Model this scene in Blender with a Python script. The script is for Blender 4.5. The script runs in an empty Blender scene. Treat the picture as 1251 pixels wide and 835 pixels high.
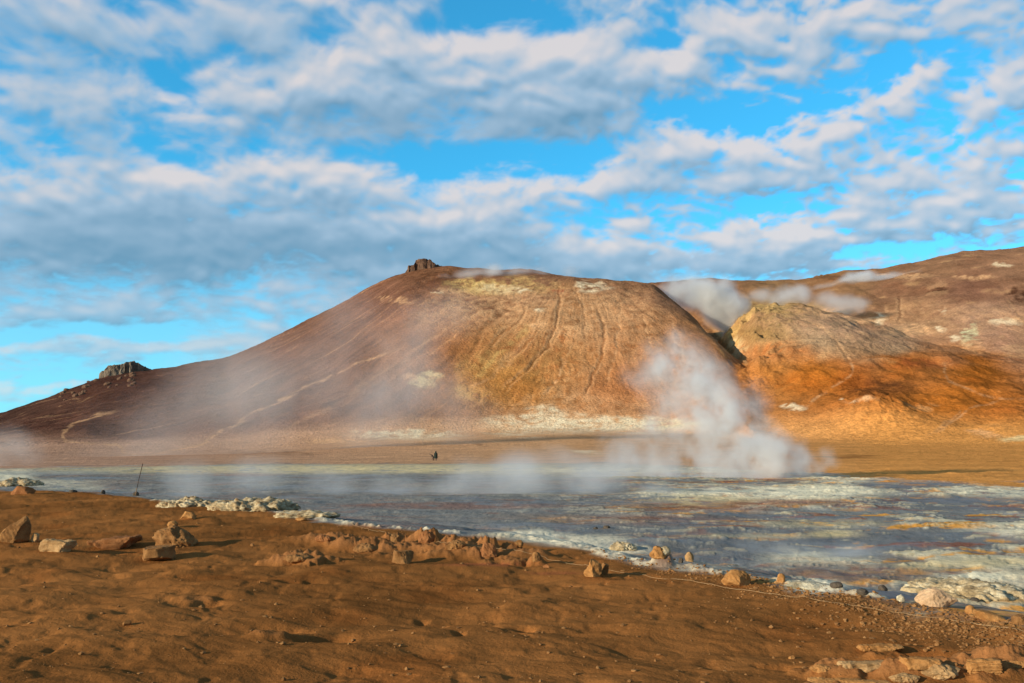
import bpy, bmesh, math, random
import numpy as np
from mathutils import Vector


def lin(c):
    return tuple((v / 255 / 12.92) if v / 255 <= 0.04045 else ((v / 255 + 0.055) / 1.055) ** 2.4 for v in c)

# ------------------------------------------------------------------ camera, sky light, sun, exposure
SC = bpy.context.scene
COL = SC.collection
CAM_Z = 1.7
F_PX, CX, CY, HORIZON = 1100.0, 625.5, 417.5, 545.0
PITCH = math.atan((HORIZON - CY) / F_PX)
cam_data = bpy.data.cameras.new('camera')
cam = bpy.data.objects.new('camera', cam_data)
COL.objects.link(cam)
cam.location = (0, 0, CAM_Z)
cam.rotation_euler = (math.pi / 2 + PITCH, 0, 0)
cam_data.sensor_width = 36.0
cam_data.lens = 36.0 * F_PX / 1251.0
cam_data.clip_start = 0.1
cam_data.clip_end = 30000
SC.camera = cam

SUN_EL = math.radians(14.5)
SUN_TO = Vector((-0.87, -0.49, 0)).normalized()          # towards the sun, in plan
SUN_DIR = Vector((SUN_TO.x * math.cos(SUN_EL), SUN_TO.y * math.cos(SUN_EL), math.sin(SUN_EL)))
EXPOSURE = 0.45
SKY_STRENGTH = 0.14
SKY_TINT = (0.30, 1.0, 1.06)

world = bpy.data.worlds.new('World')
SC.world = world
world.use_nodes = True
wn = world.node_tree
wn.nodes.clear()
w_out = wn.nodes.new('ShaderNodeOutputWorld')
w_bg = wn.nodes.new('ShaderNodeBackground')
w_hs = wn.nodes.new('ShaderNodeHueSaturation')
w_sky = wn.nodes.new('ShaderNodeTexSky')
w_sky.sky_type = 'NISHITA'
w_sky.sun_disc = False
w_sky.sun_elevation = SUN_EL
w_sky.sun_rotation = math.atan2(SUN_TO.x, SUN_TO.y)
# the clear part of the sky is read a little above the horizon, where the air is less yellow
w_tc = wn.nodes.new('ShaderNodeTexCoord'); w_up = wn.nodes.new('ShaderNodeVectorMath'); w_up.operation = 'ADD'; w_up.inputs[1].default_value = (0, 0, 0.08)
w_nm = wn.nodes.new('ShaderNodeVectorMath'); w_nm.operation = 'NORMALIZE'
wn.links.new(w_tc.outputs['Generated'], w_up.inputs[0]); wn.links.new(w_up.outputs[0], w_nm.inputs[0]); wn.links.new(w_nm.outputs[0], w_sky.inputs['Vector'])
w_sky.altitude = 300
w_sky.air_density = 1.0
w_sky.dust_density = 0.0
w_sky.ozone_density = 2.0
w_mul = wn.nodes.new('ShaderNodeVectorMath'); w_mul.operation = 'MULTIPLY'
w_mul.inputs[1].default_value = SKY_TINT
wn.links.new(w_hs.outputs[0], w_mul.inputs[0]); wn.links.new(w_mul.outputs[0], w_bg.inputs[0])
w_hs.inputs['Saturation'].default_value = 1.16
w_hs.inputs['Hue'].default_value = 0.495
w_hs.inputs['Value'].default_value = 1.45
w_bg.inputs['Strength'].default_value = SKY_STRENGTH
wn.links.new(w_sky.outputs[0], w_hs.inputs['Color'])
wn.links.new(w_bg.outputs[0], w_out.inputs[0])

sun_data = bpy.data.lights.new('sun', 'SUN')
sun_data.energy = 4.6
sun_data.angle = math.radians(0.5)
sun_data.color = (1.0, 0.85, 0.62)
sun = bpy.data.objects.new('sun', sun_data)
COL.objects.link(sun)
sun.rotation_euler = SUN_DIR.to_track_quat('Z', 'Y').to_euler()

SC.view_settings.view_transform = 'Standard'
SC.view_settings.look = 'None'
SC.view_settings.exposure = EXPOSURE
SC.view_settings.gamma = 1.0
SC.view_settings.use_curve_mapping = False
cy = SC.cycles
cy.use_denoising = True
try:
    cy.denoiser = 'OPENIMAGEDENOISE'
except Exception:
    pass
cy.max_bounces = 6
cy.diffuse_bounces = 2
cy.glossy_bounces = 2
cy.volume_bounces = 4
cy.transparent_max_bounces = 16
cy.volume_step_rate = 1.0
cy.volume_max_steps = 128
cy.use_adaptive_sampling = True
cy.adaptive_threshold = 0.01

# ------------------------------------------------------------------ small helpers
cp, sp = math.cos(PITCH), math.sin(PITCH)

def pix_dir(X, Y):
    """unit-free world direction of a point of the photograph"""
    dx = (np.asarray(X, float) - CX) / F_PX
    dy = (CY - np.asarray(Y, float)) / F_PX
    return dx, cp - sp * dy, sp + cp * dy

def pix_azel(X, Y):
    x, y, z = pix_dir(X, Y)
    return np.arctan2(x, y), z / np.hypot(x, y)          # azimuth, tan(elevation)

def to_pix(x, y, z):
    zz = z - CAM_Z
    fw = y * cp + zz * sp
    up = -y * sp + zz * cp
    fw = np.where(fw > 0.05, fw, 0.05)
    return CX + F_PX * x / fw, CY - F_PX * up / fw

def at_plane(X, Y, z=0.0):
    x, y, d = pix_dir(X, Y)
    t = (z - CAM_Z) / d
    return float(x * t), float(y * t)

def smooth(a, b, x):
    t = np.clip((x - a) / (b - a), 0, 1)
    return t * t * (3 - 2 * t)

def _h(ix, iy, seed):
    h = (ix.astype(np.int64) * 374761393 + iy.astype(np.int64) * 668265263 + seed * 974634533) & 0xFFFFFFFF
    h = ((h ^ (h >> 13)) * 1274126177) & 0xFFFFFFFF
    h = (h ^ (h >> 16))
    return (h & 0xFFFFFF).astype(np.float32) / np.float32(0xFFFFFF)

def vnoise(x, y, seed=0):
    """gradient noise, about -1..1"""
    x = np.asarray(x, np.float64); y = np.asarray(y, np.float64)
    ix = np.floor(x); iy = np.floor(y)
    fx = (x - ix).astype(np.float32); fy = (y - iy).astype(np.float32)
    u = fx * fx * fx * (fx * (fx * 6 - 15) + 10)
    v = fy * fy * fy * (fy * (fy * 6 - 15) + 10)
    def g(ox, oy):
        a = _h(ix + ox, iy + oy, seed) * np.float32(6.2831853)
        return np.cos(a) * (fx - ox) + np.sin(a) * (fy - oy)
    a = g(0, 0); b = g(1, 0); c = g(0, 1); d = g(1, 1)
    return ((a + (b - a) * u) + ((c + (d - c) * u) - (a + (b - a) * u)) * v) * np.float32(1.5)

def fbm(x, y, octv=4, seed=0, gain=0.5):
    s = 0; a = 1.0; f = 1.0; t = 0
    for o in range(octv):
        s = s + a * vnoise(x * f + 17.3 * o, y * f - 9.1 * o, seed + o * 31)
        t += a; a *= gain; f *= 2.03
    return s / t

def ridged(x, y, octv=3, seed=0):
    s = 0; a = 1.0; f = 1.0; t = 0
    for o in range(octv):
        s = s + a * (1 - np.abs(vnoise(x * f, y * f, seed + o * 17)) * 2)
        t += a; a *= 0.5; f *= 2.1
    return s / t

def seg_dist(px, py, pts):
    """distance to a polyline and the side-less nearest parameter (0..1)"""
    best = np.full(px.shape, 1e9, np.float32); par = np.zeros(px.shape, np.float32)
    n = len(pts) - 1
    for i in range(n):
        (ax, ay), (bx, by) = pts[i], pts[i + 1]
        dx, dy = bx - ax, by - ay
        t = np.clip(((px - ax) * dx + (py - ay) * dy) / (dx * dx + dy * dy + 1e-9), 0, 1)
        d = np.hypot(px - ax - t * dx, py - ay - t * dy)
        m = d < best
        best[m] = d[m]; par[m] = ((i + t) / n)[m]
    return best, par

def smax(a, b, k):
    h = np.clip(0.5 + 0.5 * (a - b) / k, 0, 1)
    return b + (a - b) * h + k * h * (1 - h)

# ------------------------------------------------------------------ clouds on the dome of the sky
# cloud banks and gaps: X, Y, half width, half height, tilt in degrees (up to the right), amount
CLOUDS = [
    # the long bank high in the sky
    (330, 108, 120, 46, 15, .55), (450, 95, 130, 52, 0, .50), (600, 95, 190, 58, -2, .60), (780, 85, 120, 42, 0, .50), (690, 130, 130, 34, -5, .35), (400, 150, 180, 26, -8, .30),
    # top left
    (90, 30, 190, 60, 0, .50), (330, 22, 170, 44, 10, .45), (90, 118, 140, 40, -5, .55), (470, 20, 70, 24, 20, .3),
    # row under the bank
    (365, 212, 80, 28, 0, .45), (455, 220, 90, 26, -5, .45), (230, 215, 120, 32, 0, .40), (90, 215, 150, 40, 0, .40),
    # the grey bank
    (60, 290, 260, 66, 0, .75), (300, 285, 260, 56, -3, .70), (520, 290, 170, 46, -8, .55), (430, 345, 150, 30, 10, .45), (660, 320, 160, 36, 0, .55), (250, 335, 90, 24, 0, .25), (760, 330, 120, 26, 0, .45),
    # grey streaks low on the left
    (90, 380, 150, 15, 4, .75), (200, 430, 190, 15, 3, .75), (30, 350, 120, 16, 0, .4), (40, 468, 110, 9, 0, .5), (330, 395, 100, 24, 15, .6),
    # middle puffs
    (640, 228, 66, 22, 0, .50), (745, 236, 60, 24, 0, .45), (800, 190, 76, 34, 15, .50), (880, 196, 70, 24, 5, .45), (940, 215, 80, 22, 8, .40), (560, 235, 60, 20, 0, .3), (740, 290, 70, 26, 5, .45), (620, 268, 80, 24, 0, .4), (850, 225, 90, 20, 0, .3),
    (920, 305, 120, 32, 0, .55), (1010, 325, 80, 18, 0, .40), (860, 320, 60, 20, 0, .3),
    # right hand streaks
    (1150, 215, 200, 30, 16, .45), (1080, 270, 200, 24, 12, .45), (1200, 265, 120, 24, 8, .40), (1000, 50, 120, 44, 20, .40), (880, 35, 120, 40, 15, .40), (1160, 20, 100, 36, 10, .40), (1140, 100, 130, 26, 10, .30), (1000, 165, 140, 24, 18, .25),
    (740, 40, 90, 26, 20, .35), (1230, 120, 90, 40, 20, .35), (1020, 200, 120, 24, 12, .3), (1190, 300, 90, 14, 5, .25),
    # gaps of open sky
    (600, 22, 90, 34, 10, -1.0), (680, 28, 40, 18, 0, -.4), (205, 100, 46, 18, -35, -.75), (265, 70, 50, 14, 30, -.5), (540, 190, 100, 24, -3, -.80), (670, 185, 90, 24, 5, -.6), (860, 138, 70, 26, -5, -.7), (980, 120, 110, 22, 12, -.45), (815, 42, 34, 14, 0, -.5),
    (1090, 75, 50, 30, 40, -.55), (700, 258, 60, 16, 0, -.4), (1050, 305, 90, 16, 5, -.6), (1170, 330, 120, 20, 10, -.5), (980, 250, 60, 16, 10, -.3), (90, 345, 180, 10, 0, -.2), (120, 405, 230, 14, 3, -.7), (160, 455, 260, 16, 0, -.7), (330, 330, 50, 10, 0, -.2),
    (205, 180, 60, 14, -30, -.4), (300, 255, 60, 12, 0, -.3), (920, 255, 60, 14, 10, -.3), (800, 262, 40, 12, 0, -.4), (1180, 165, 90, 16, 16, -.35),
]
SHADE = [(80, 290, 300, 60, 0, .85), (320, 300, 240, 46, -3, .75), (560, 310, 200, 40, 0, .65), (700, 330, 180, 30, 0, .6), (120, 400, 320, 60, 0, .6), (560, 145, 260, 30, -3, .60), (700, 125, 120, 24, -3, .35), (60, 60, 220, 70, 0, .45), (300, 25, 160, 40, 0, .30), (420, 160, 160, 22, 0, .45),
         (930, 320, 140, 24, 0, .55), (850, 215, 100, 16, 0, .40), (120, 180, 200, 40, 0, .35), (740, 250, 80, 14, 0, .3), (440, 250, 160, 16, 0, .3)]


def pix_q(X, Y):
    """place of the photograph -> (x/y, z/y) of its world direction"""
    dx, dy, dz = pix_dir(X, Y)
    return float(dx / dy), float(dz / dy)

def dome_fields(az, el):
    dx, dy, dz = np.sin(az) * np.cos(el), np.cos(az) * np.cos(el), np.sin(el)
    yc = np.maximum(dy, 0.12)
    qx, qz = dx / yc, dz / yc
    zz = np.maximum(dz, 0) + 0.30
    p, v = dx / zz, dy / zz
    p, v = p * 0.95 + v * 0.31, v * 0.95 - p * 0.31            # the cloud streets run a little across the view
    w1 = fbm(p * 4.6, v * 4.6, 5, 701); w2 = fbm(p * 4.6 + 40, v * 4.6, 5, 703)
    qx2, qz2 = qx + w1 * 0.045, qz + w2 * 0.026
    def ell(lst):
        acc = np.zeros(az.shape, np.float32)
        for (X, Y, rx, ry, rot, amp) in lst:
            cx, cz = pix_q(X, Y); a = math.radians(rot)
            ux, uz = qx2 - cx, qz2 - cz
            c, s_ = math.cos(a), math.sin(a)
            d = np.hypot((ux * c + uz * s_) / (rx * 1.5 / F_PX), (-ux * s_ + uz * c) / (ry * 1.5 / F_PX))
            acc += amp * smooth(1, 0, d)
        return acc
    pw, vw = p + 0.05 * w1, v + 0.05 * w2
    big = fbm(pw * 3.4, vw * 4.0, 6, 711, 0.55)
    mid = fbm(pw * 13, vw * 14.0, 5, 713, 0.55)
    puff = np.abs(fbm(pw * 9.0, vw * 10.0, 5, 717, 0.5))
    fine = fbm(pw * 40, vw * 44, 3, 719, 0.6)
    lay = ell(CLOUDS)
    right = smooth(-0.05, 0.35, qx)
    puff2 = np.abs(fbm(pw * 15, vw * 19, 4, 723, 0.5))
    lay = lay * (0.80 - 0.12 * right)
    c = 0.12 + lay + right * (0.75 * (0.22 - puff2)) + 0.34 * big + 0.58 * mid + 0.75 * (0.24 - puff) + 0.14 * fine
    return c, ell(SHADE), fine, mid

def build_dome():
    az = np.radians(np.concatenate([np.arange(-180, -72, 1.2), np.arange(-72, 72.01, 0.085), np.arange(73.2, 180.1, 1.2)])); az[-1] = math.pi
    el = np.radians(np.concatenate([np.arange(-2.0, 46.01, 0.085), np.arange(47, 90, 1.0)]))
    A, E = np.meshgrid(az, el); a, e = A.ravel(), E.ravel()
    c, dk, fine, mid = dome_fields(a, e)
    g = c.reshape(A.shape)
    def blur(f, n):
        for ax in (0, 1):
            k = np.hanning(2 * n + 3)[1:-1]; k /= k.sum()
            pad = [(n, n) if i == ax else (0, 0) for i in (0, 1)]
            fp = np.pad(f, pad, 'edge'); f = sum(k[i] * (fp[i:i + f.shape[0]] if ax == 0 else fp[:, i:i + f.shape[1]]) for i in range(2 * n + 1))
        return f
    gs, gl = blur(g, 2), blur(g, 12)
    def rel(f, n):
        # how much thinner the cloud gets towards the upper left
        return f - np.roll(np.roll(f, -n, 0), n // 2, 1)
    light = np.clip(0.42 + 0.70 * rel(gs, 6) + 0.46 * rel(gl, 18), 0, 1).ravel()
    rt = smooth(-0.15, 0.3, np.sin(a) / np.maximum(np.cos(a), 0.1))
    cov = smooth(0, 1, (c - DOME_COV[0] - 0.14 * rt) / (DOME_COV[1] - DOME_COV[0] - 0.34 * rt))
    low = smooth(0.0, 9.0, np.degrees(e))
    dark = 0.85 * np.clip(dk, 0, 0.95) * smooth(0.1, 0.6, c)
    tone = np.clip((light + 0.08 * mid) * (1 - 0.85 * dark) + 0.10 * (1 - dark) * smooth(0.9, 0.2, c), 0, 1)[:, None]
    c0, c1, c2 = (np.array(lin(k), np.float32) for k in ((112, 152, 180), (166, 190, 211), (226, 218, 216)))
    col = np.where(tone < 0.42, c0 + (c1 - c0) * (tone / 0.42), c1 + (c2 - c1) * np.clip((tone - 0.42) / 0.45, 0, 1))
    sd = np.sin(a) * np.cos(e) * SUN_DIR.x + np.cos(a) * np.cos(e) * SUN_DIR.y + np.sin(e) * SUN_DIR.z
    edge = smooth(math.cos(math.radians(14)), math.cos(math.radians(26)), sd)          # gap left in the unseen cloud so the sun lamp passes
    away = np.maximum(smooth(68, 85, np.abs(np.degrees(a))), smooth(42, 52, np.degrees(e)))
    col = col * (1 - 0.62 * away[:, None]); cov = np.maximum(cov, 0.85 * away)  # unseen cloud behind and overhead, added and dimmed to cut the sky fill
    cov = cov * edge * (0.50 + 0.40 * smooth(1.0, 12.0, np.degrees(e)))
    pale = 0.42 * smooth(17, 3, np.degrees(e)) * edge                  # thin high veil that whitens the sky towards the horizon
    k_ = (cov / np.maximum(cov + pale * (1 - cov), 1e-4))[:, None]
    col = col * k_ + np.array(lin((168, 212, 228)), np.float32) * (1 - k_); cov = cov + pale * (1 - cov)
    RD = 9000.0
    V = np.stack([RD * np.sin(a) * np.cos(e), RD * np.cos(a) * np.cos(e), RD * np.sin(e)], 1).astype(np.float32)
    nr, nc = A.shape
    i2, j2 = np.meshgrid(np.arange(nr - 1), np.arange(nc - 1), indexing='ij'); q_ = (i2 * nc + j2).ravel()
    f = np.stack([q_, q_ + 1, q_ + nc + 1, q_ + nc], 1)
    me = bpy.data.meshes.new('sky')
    me.vertices.add(len(V)); me.vertices.foreach_set('co', V.ravel())
    me.loops.add(f.size); me.loops.foreach_set('vertex_index', f.ravel().astype(np.int32))
    me.polygons.add(len(f)); me.polygons.foreach_set('loop_start', (np.arange(len(f)) * 4).astype(np.int32)); me.polygons.foreach_set('loop_total', np.full(len(f), 4, np.int32))
    at = me.attributes.new('cloud', 'FLOAT_COLOR', 'POINT')
    cc = np.concatenate([col, cov[:, None]], 1).astype(np.float32); at.data.foreach_set('color', cc.ravel())
    me.update(calc_edges=True)
    m = bpy.data.materials.new('clouds'); m.use_nodes = True; nt = m.node_tree; nt.nodes.clear()
    out = nt.nodes.new('ShaderNodeOutputMaterial'); mx = nt.nodes.new('ShaderNodeMixShader'); tr = nt.nodes.new('ShaderNodeBsdfTransparent'); em = nt.nodes.new('ShaderNodeEmission'); an = nt.nodes.new('ShaderNodeAttribute')
    an.attribute_name = 'cloud'
    em.inputs['Strength'].default_value = CLOUD_GAIN
    nt.links.new(an.outputs['Color'], em.inputs['Color']); nt.links.new(an.outputs['Alpha'], mx.inputs[0]); nt.links.new(tr.outputs[0], mx.inputs[1]); nt.links.new(em.outputs[0], mx.inputs[2]); nt.links.new(mx.outputs[0], out.inputs[0])
    m.cycles.emission_sampling = 'NONE'
    me.materials.append(m)
    o = bpy.data.objects.new('sky', me); COL.objects.link(o); o['kind'] = 'structure'
DOME_COV = (-0.18, 0.70)
CLOUD_GAIN = 2 ** -EXPOSURE
build_dome()

# ------------------------------------------------------------------ the land as one height function of the plan
EDGE = [(-400, 602), (-150, 600), (0, 599), (60, 600), (130, 603), (200, 612), (330, 628), (420, 638), (560, 651), (620, 656),
        (700, 669), (790, 690), (860, 697), (900, 702), (960, 716), (1060, 731), (1130, 742), (1251, 760), (1500, 790)]
_e = [at_plane(X, Y) for X, Y in EDGE]
EDGE_AZ = np.array([math.atan2(x, y) for x, y in _e])
EDGE_R = np.array([math.hypot(x, y) for x, y in _e])

def curve(pts, dist, sig=0.004):
    """ridge control points -> (az grid, z of the ridge, distance) smoothed"""
    az, el = pix_azel([p[0] for p in pts], [p[1] for p in pts])
    g = np.linspace(-1.2, 1.2, 4801)
    D = np.interp(g, pix_azel([d[0] for d in dist], [500] * len(dist))[0], [d[1] for d in dist])
    E = np.interp(g, az, el)
    k = np.exp(-0.5 * (np.arange(-60, 61) * 0.0005 / sig) ** 2); k /= k.sum()
    E = np.convolve(np.pad(E, 60, 'edge'), k, 'valid')
    k2 = np.exp(-0.5 * (np.arange(-120, 121) * 0.0005 / 0.025) ** 2); k2 /= k2.sum()
    D = np.convolve(np.pad(D, 120, 'edge'), k2, 'valid')
    return g, CAM_Z + D * E, D

MAIN = curve([(-700, 552), (-300, 538), (-100, 521), (0, 505), (60, 487), (120, 467), (185, 453), (230, 446), (262, 441), (280, 440), (320, 421),
              (370, 396), (420, 372), (460, 352), (488, 338), (505, 333), (540, 331), (565, 332), (600, 332), (650, 333), (700, 336), (760, 346),
              (800, 354), (830, 374), (860, 399), (880, 419), (898, 441), (915, 470), (935, 510), (960, 545), (1000, 560)],
             [(-700, 1100), (-100, 980), (0, 930), (120, 850), (280, 760), (420, 690), (520, 640), (700, 610), (800, 590), (860, 540), (900, 490), (960, 420), (1000, 400)])
MID = curve([(790, 560), (840, 500), (858, 455), (868, 432), (876, 415), (882, 411), (889, 401), (897, 397), (904, 388), (914, 385), (922, 377), (932, 376), (944, 371), (956, 372), (966, 371), (990, 376), (1040, 388), (1080, 399), (1110, 410),
             (1150, 421), (1180, 429), (1251, 442), (1400, 470), (1700, 520), (2200, 545)],
            [(700, 560), (880, 590), (925, 580), (1040, 545), (1150, 520), (1251, 505), (1700, 480)], 0.0016)
BACK = curve([(-900, 600), (300, 600), (560, 560), (640, 430), (700, 362), (760, 353), (795, 350), (830, 346), (870, 343), (905, 345), (940, 347), (985, 347), (1000, 344), (1030, 337), (1060, 334),
              (1090, 331), (1120, 327), (1150, 319), (1180, 313), (1251, 307), (1400, 300), (1800, 320), (2400, 420)],
             [(-900, 900), (400, 900), (900, 860), (1251, 860), (2400, 900)], 0.0025)
FOOT_PTS = [(-900, 552, 420), (0, 556, 400), (150, 556, 400), (300, 551, 395), (450, 538, 395), (600, 530, 400), (700, 526, 400), (820, 529, 390), (900, 536, 360),
            (1000, 540, 335), (1130, 545, 315), (1251, 547, 305), (1700, 549, 300)]
FOOT_AZ, FOOT_EL = pix_azel([p[0] for p in FOOT_PTS], [p[1] for p in FOOT_PTS])
FOOT_R = np.array([p[2] for p in FOOT_PTS], float)
FLAT_Z = -1.2
APEX_AZ = float(pix_azel(705, 335)[0]); APEX = (610 * math.sin(APEX_AZ), 610 * math.cos(APEX_AZ))

def layer(az, r, F, zf, L, back, wtop=1.6):
    g, Z, D = L
    zr = np.interp(az, g, Z); d = np.interp(az, g, D)
    s = np.clip((r - F) / (d - F), 0, 1)
    P = (s ** 1.22) * (1 - s) + (1 - (1 - s) ** wtop) * s
    z = zf + (zr - zf) * P
    z = np.where(r > d, zr - (r - d) * back - 0.3 * np.maximum(zr, 0) * smooth(d, d + 300, r), z)
    return np.where(r < F, zf - (F - r) * 0.6, z), s

def plain(az, r):
    F = np.interp(az, FOOT_AZ, FOOT_R)
    zf = CAM_Z + F * np.interp(az, FOOT_AZ, FOOT_EL)
    t = np.clip((r - 150) / (F - 150), 0, 1.3)
    return FLAT_Z + (zf - FLAT_Z) * (t ** 1.6), F, zf

def ring(x, y, cx, cy, sx, sy, rot=0.0):
    c, s = math.cos(rot), math.sin(rot)
    u = ((x - cx) * c + (y - cy) * s) / sx; v = (-(x - cx) * s + (y - cy) * c) / sy
    return np.exp(-(u * u + v * v))

def land(x, y, hill_detail=True, fine=True):
    x = np.asarray(x, float); y = np.asarray(y, float)
    az = np.arctan2(x, y); r = np.hypot(x, y)
    out = {}
    # plain and hills
    zp, F, zf = plain(az, r)
    FX = 60 * smooth(float(pix_azel(918, 420)[0]), float(pix_azel(880, 420)[0]), az)
    zm, sm = layer(az, r, F, zf, MAIN, 0.45)
    zd, sd = layer(az, r, F + 5 + FX, zf + FX * 0.10, MID, 0.40, 1.35)
    zb, sb = layer(az, r, F + 210, np.minimum(zf + 38, np.interp(az, BACK[0], BACK[1]) - 6), BACK, 0.12, 1.9)
    zd = zd + smooth(0, 1, sd * 3) * (r < 620) * (ridged(x / 34, y / 34, 4, 91) - 0.55) * 3.0
    b0, b1 = (float(pix_azel(k, 420)[0]) for k in (868, 985))
    zd = zd + smooth(b0, b0 + 0.03, az) * smooth(b1, b1 - 0.05, az) * smooth(0.15, 0.5, sd) * ((ridged(x / 17, y / 22, 4, 93) - 0.5) * 5.0 + fbm(x / 30, y / 30, 3, 95) * 6.0)
    zb = np.where(az < pix_azel(690, 400)[0], -50.0, zb)
    zh = smax(zm, zd, 2.0 + 16.0 * np.exp(-((az - float(pix_azel(893, 430)[0])) / 0.028) ** 2))
    zh = smax(zh, zb, 2.5)
    is_main = zm > zd
    z = smax(zp, zh, 1.2)
    hill = smooth(0.5, 14, z - zp) * (r > 200)
    if hill_detail:
        ax, ay = x - APEX[0], y - APEX[1]
        rad = np.hypot(ax, ay); phi = np.arctan2(ax, -ay)
        wob = fbm(x / 70, y / 70, 3, 5) * 0.12
        rill = ridged((phi + wob) * 16, rad / 260, 3, 11)
        rill2 = ridged((phi + wob * 0.6) * 55, rad / 120, 2, 23)
        fan = smooth(20, 90, rad)
        z = z + hill * (fbm(x / 75, y / 75, 4, 1) * 4.6 * smooth(0, 1, (r - 260) / 200)
                        - fan * is_main * np.clip(rill, 0, 1) ** 2 * 0.30 - fan * is_main * np.clip(rill2, 0, 1) ** 2 * 0.12
                        + fbm(x / 9, y / 9, 3, 9) * 0.45 + fbm(x / 28, y / 28, 4, 10) * 1.3 + fbm(x / 3.2, y / 3.2, 3, 12) * 0.22)
        lat = x * 0.9 + y * 0.2
        rl3 = ridged(lat / 26 + fbm(x / 60, y / 60, 2, 44) * 0.8, y / 190, 3, 51)
        z = z - hill * (~is_main) * np.clip(rl3, 0, 1) ** 2 * 0.8
        # small dark hump in front of the right hill
        ha, _ = pix_azel(1068, 480)
        z = z + 6.0 * ring(x, y, 372 * math.sin(ha), 372 * math.cos(ha), 16, 26) * (1 + 0.3 * fbm(x / 4, y / 4, 3, 71))
    # mound edge
    Re = np.interp(az, EDGE_AZ, EDGE_R)
    Re = Re + fbm(x / 2.2, y / 2.2, 3, 61) * 0.045 * Re + fbm(x / 0.5, y / 0.5, 3, 63) * 0.014 * Re
    wdt = np.clip(Re * 0.75, 4.5, 14)
    k = smooth(0, 1, (r - Re * 0.985) / wdt * 0.5 + 0.0) * 2
    drop = np.clip((r - Re) / wdt, 0, 1); drop = drop * drop * (3 - 2 * drop) * 0.6 + drop * 0.4
    near = 1 - drop
    out['edge'] = r - Re
    zg = near * 1.2 * (np.abs(az) < 3.2)
    z = z + zg
    out['near'] = near
    sand = smooth(1.0, -1.5, r - Re)
    # sand relief: broad swells, wind ripples, trampled hollows
    if fine:
        wx = x + 0.25 * fbm(x / 1.3, y / 1.3, 2, 81); wy = y + 0.25 * fbm(x / 1.3 + 9, y / 1.3, 2, 82)
        sw = fbm(x / 6.0, y / 6.0, 3, 3) * 0.10 + fbm(x / 1.6, y / 1.2, 3, 4) * 0.115
        dim = fbm(wx / 0.42, wy / 0.62, 3, 7)
        dim = -np.clip(dim - 0.08, 0, 1) * 0.085 - np.clip(fbm(wx / 0.22, wy / 0.34, 2, 8) - 0.16, 0, 1) * 0.028
        rip = fbm((x * 0.5 + y * 0.86) / 0.16, (x * 0.86 - y * 0.5) / 0.55, 3, 13) * 0.014
        am = 0.55 + 0.45 * fbm(x / 3, y / 3, 2, 19)
        z = z + sand * (sw * smooth(2, 8, r) + dim * am + rip + fbm(x / 0.08, y / 0.08, 2, 14) * 0.003)
    out['sand'] = sand
    # mud: low sinter mounds and pits
    mud = smooth(1.0, 5.0, r - Re) * smooth(1.0, 0.0, (r - 120) / 50)
    mm = fbm(x / 7, y / 7, 5, 101)
    z = z + mud * (np.clip(mm, -0.2, 1) * 0.24 + fbm(x / 0.9, y / 0.9, 4, 103) * 0.05 + np.clip(fbm(x / 2.6, y / 2.6, 3, 105) - 0.1, 0, 1) * 0.22 * smooth(-0.1, 0.25, az))
    far = smooth(120, 200, r) * (1 - hill)
    z = z + far * fbm(x / 30, y / 30, 3, 107) * 0.25
    out.update(z=z, az=az, r=r, hill=hill, main=is_main, mud=mud, F=F, rel=mm, sm=sm, sd=sd)
    return out

def px_blob(px, py, X, Y, rx, ry, soft=0.6):
    d = np.sqrt(((px - X) / rx) ** 2 + ((py - Y) / ry) ** 2)
    return smooth(1 + soft, 1 - soft, d)

# features modelled on the near ground (plan coordinates taken from where they stand)
LUMPS = []       # (x, y, sx, sy, rot, height, roughness)
def lump(X, Y, wpx, hpx, depth=0.8, rough=0.5):
    x, y = at_plane(X, Y); d = math.hypot(x, y)
    w = wpx * d / F_PX / 2
    LUMPS.append((x, y, w, max(w * depth, 0.12), 0.0, hpx * d / F_PX, rough))
lump(360, 688, 66, 13, 0.8, 0.9)
lump(398, 662, 40, 8, 0.8, 1.0)
lump(440, 668, 70, 13, 0.6, 0.9)
lump(480, 664, 44, 16, 0.6, 1.0)
lump(520, 664, 56, 19, 0.6, 1.0)
lump(558, 668, 60, 16, 0.6, 1.0)
lump(596, 675, 40, 22, 0.7, 1.0)
lump(622, 674, 30, 13, 0.9, 0.9)
lump(655, 690, 22, 12, 0.9, 0.9)
lump(640, 682, 60, 8, 0.8, 0.6)
lump(812, 692, 34, 15, 0.7, 0.9)
lump(240, 732, 50, 5, 0.8, 0.5)
lump(330, 778, 60, 8, 0.5, 0.4)
lump(1085, 800, 70, 12, 0.5, 0.7)
lump(1040, 822, 100, 16, 0.35, 0.9)
lump(1115, 824, 150, 22, 0.28, 0.9)
lump(1215, 815, 90, 22, 0.35, 0.9)
lump(1010, 842, 90, 12, 0.3, 0.9)
BANKS = [([at_plane(*p) for p in ((372, 657), (420, 664), (470, 669), (520, 671), (570, 676), (612, 684))], 0.8, 0.19), ([at_plane(*p) for p in ((440, 676), (520, 678), (590, 684), (640, 690))], 0.45, 0.12),
         ([at_plane(*p) for p in ((985, 826), (1040, 818), (1100, 816), (1160, 822), (1260, 818))], 0.32, 0.16), ([at_plane(*p) for p in ((325, 690), (360, 688), (400, 692))], 0.5, 0.12)]
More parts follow.
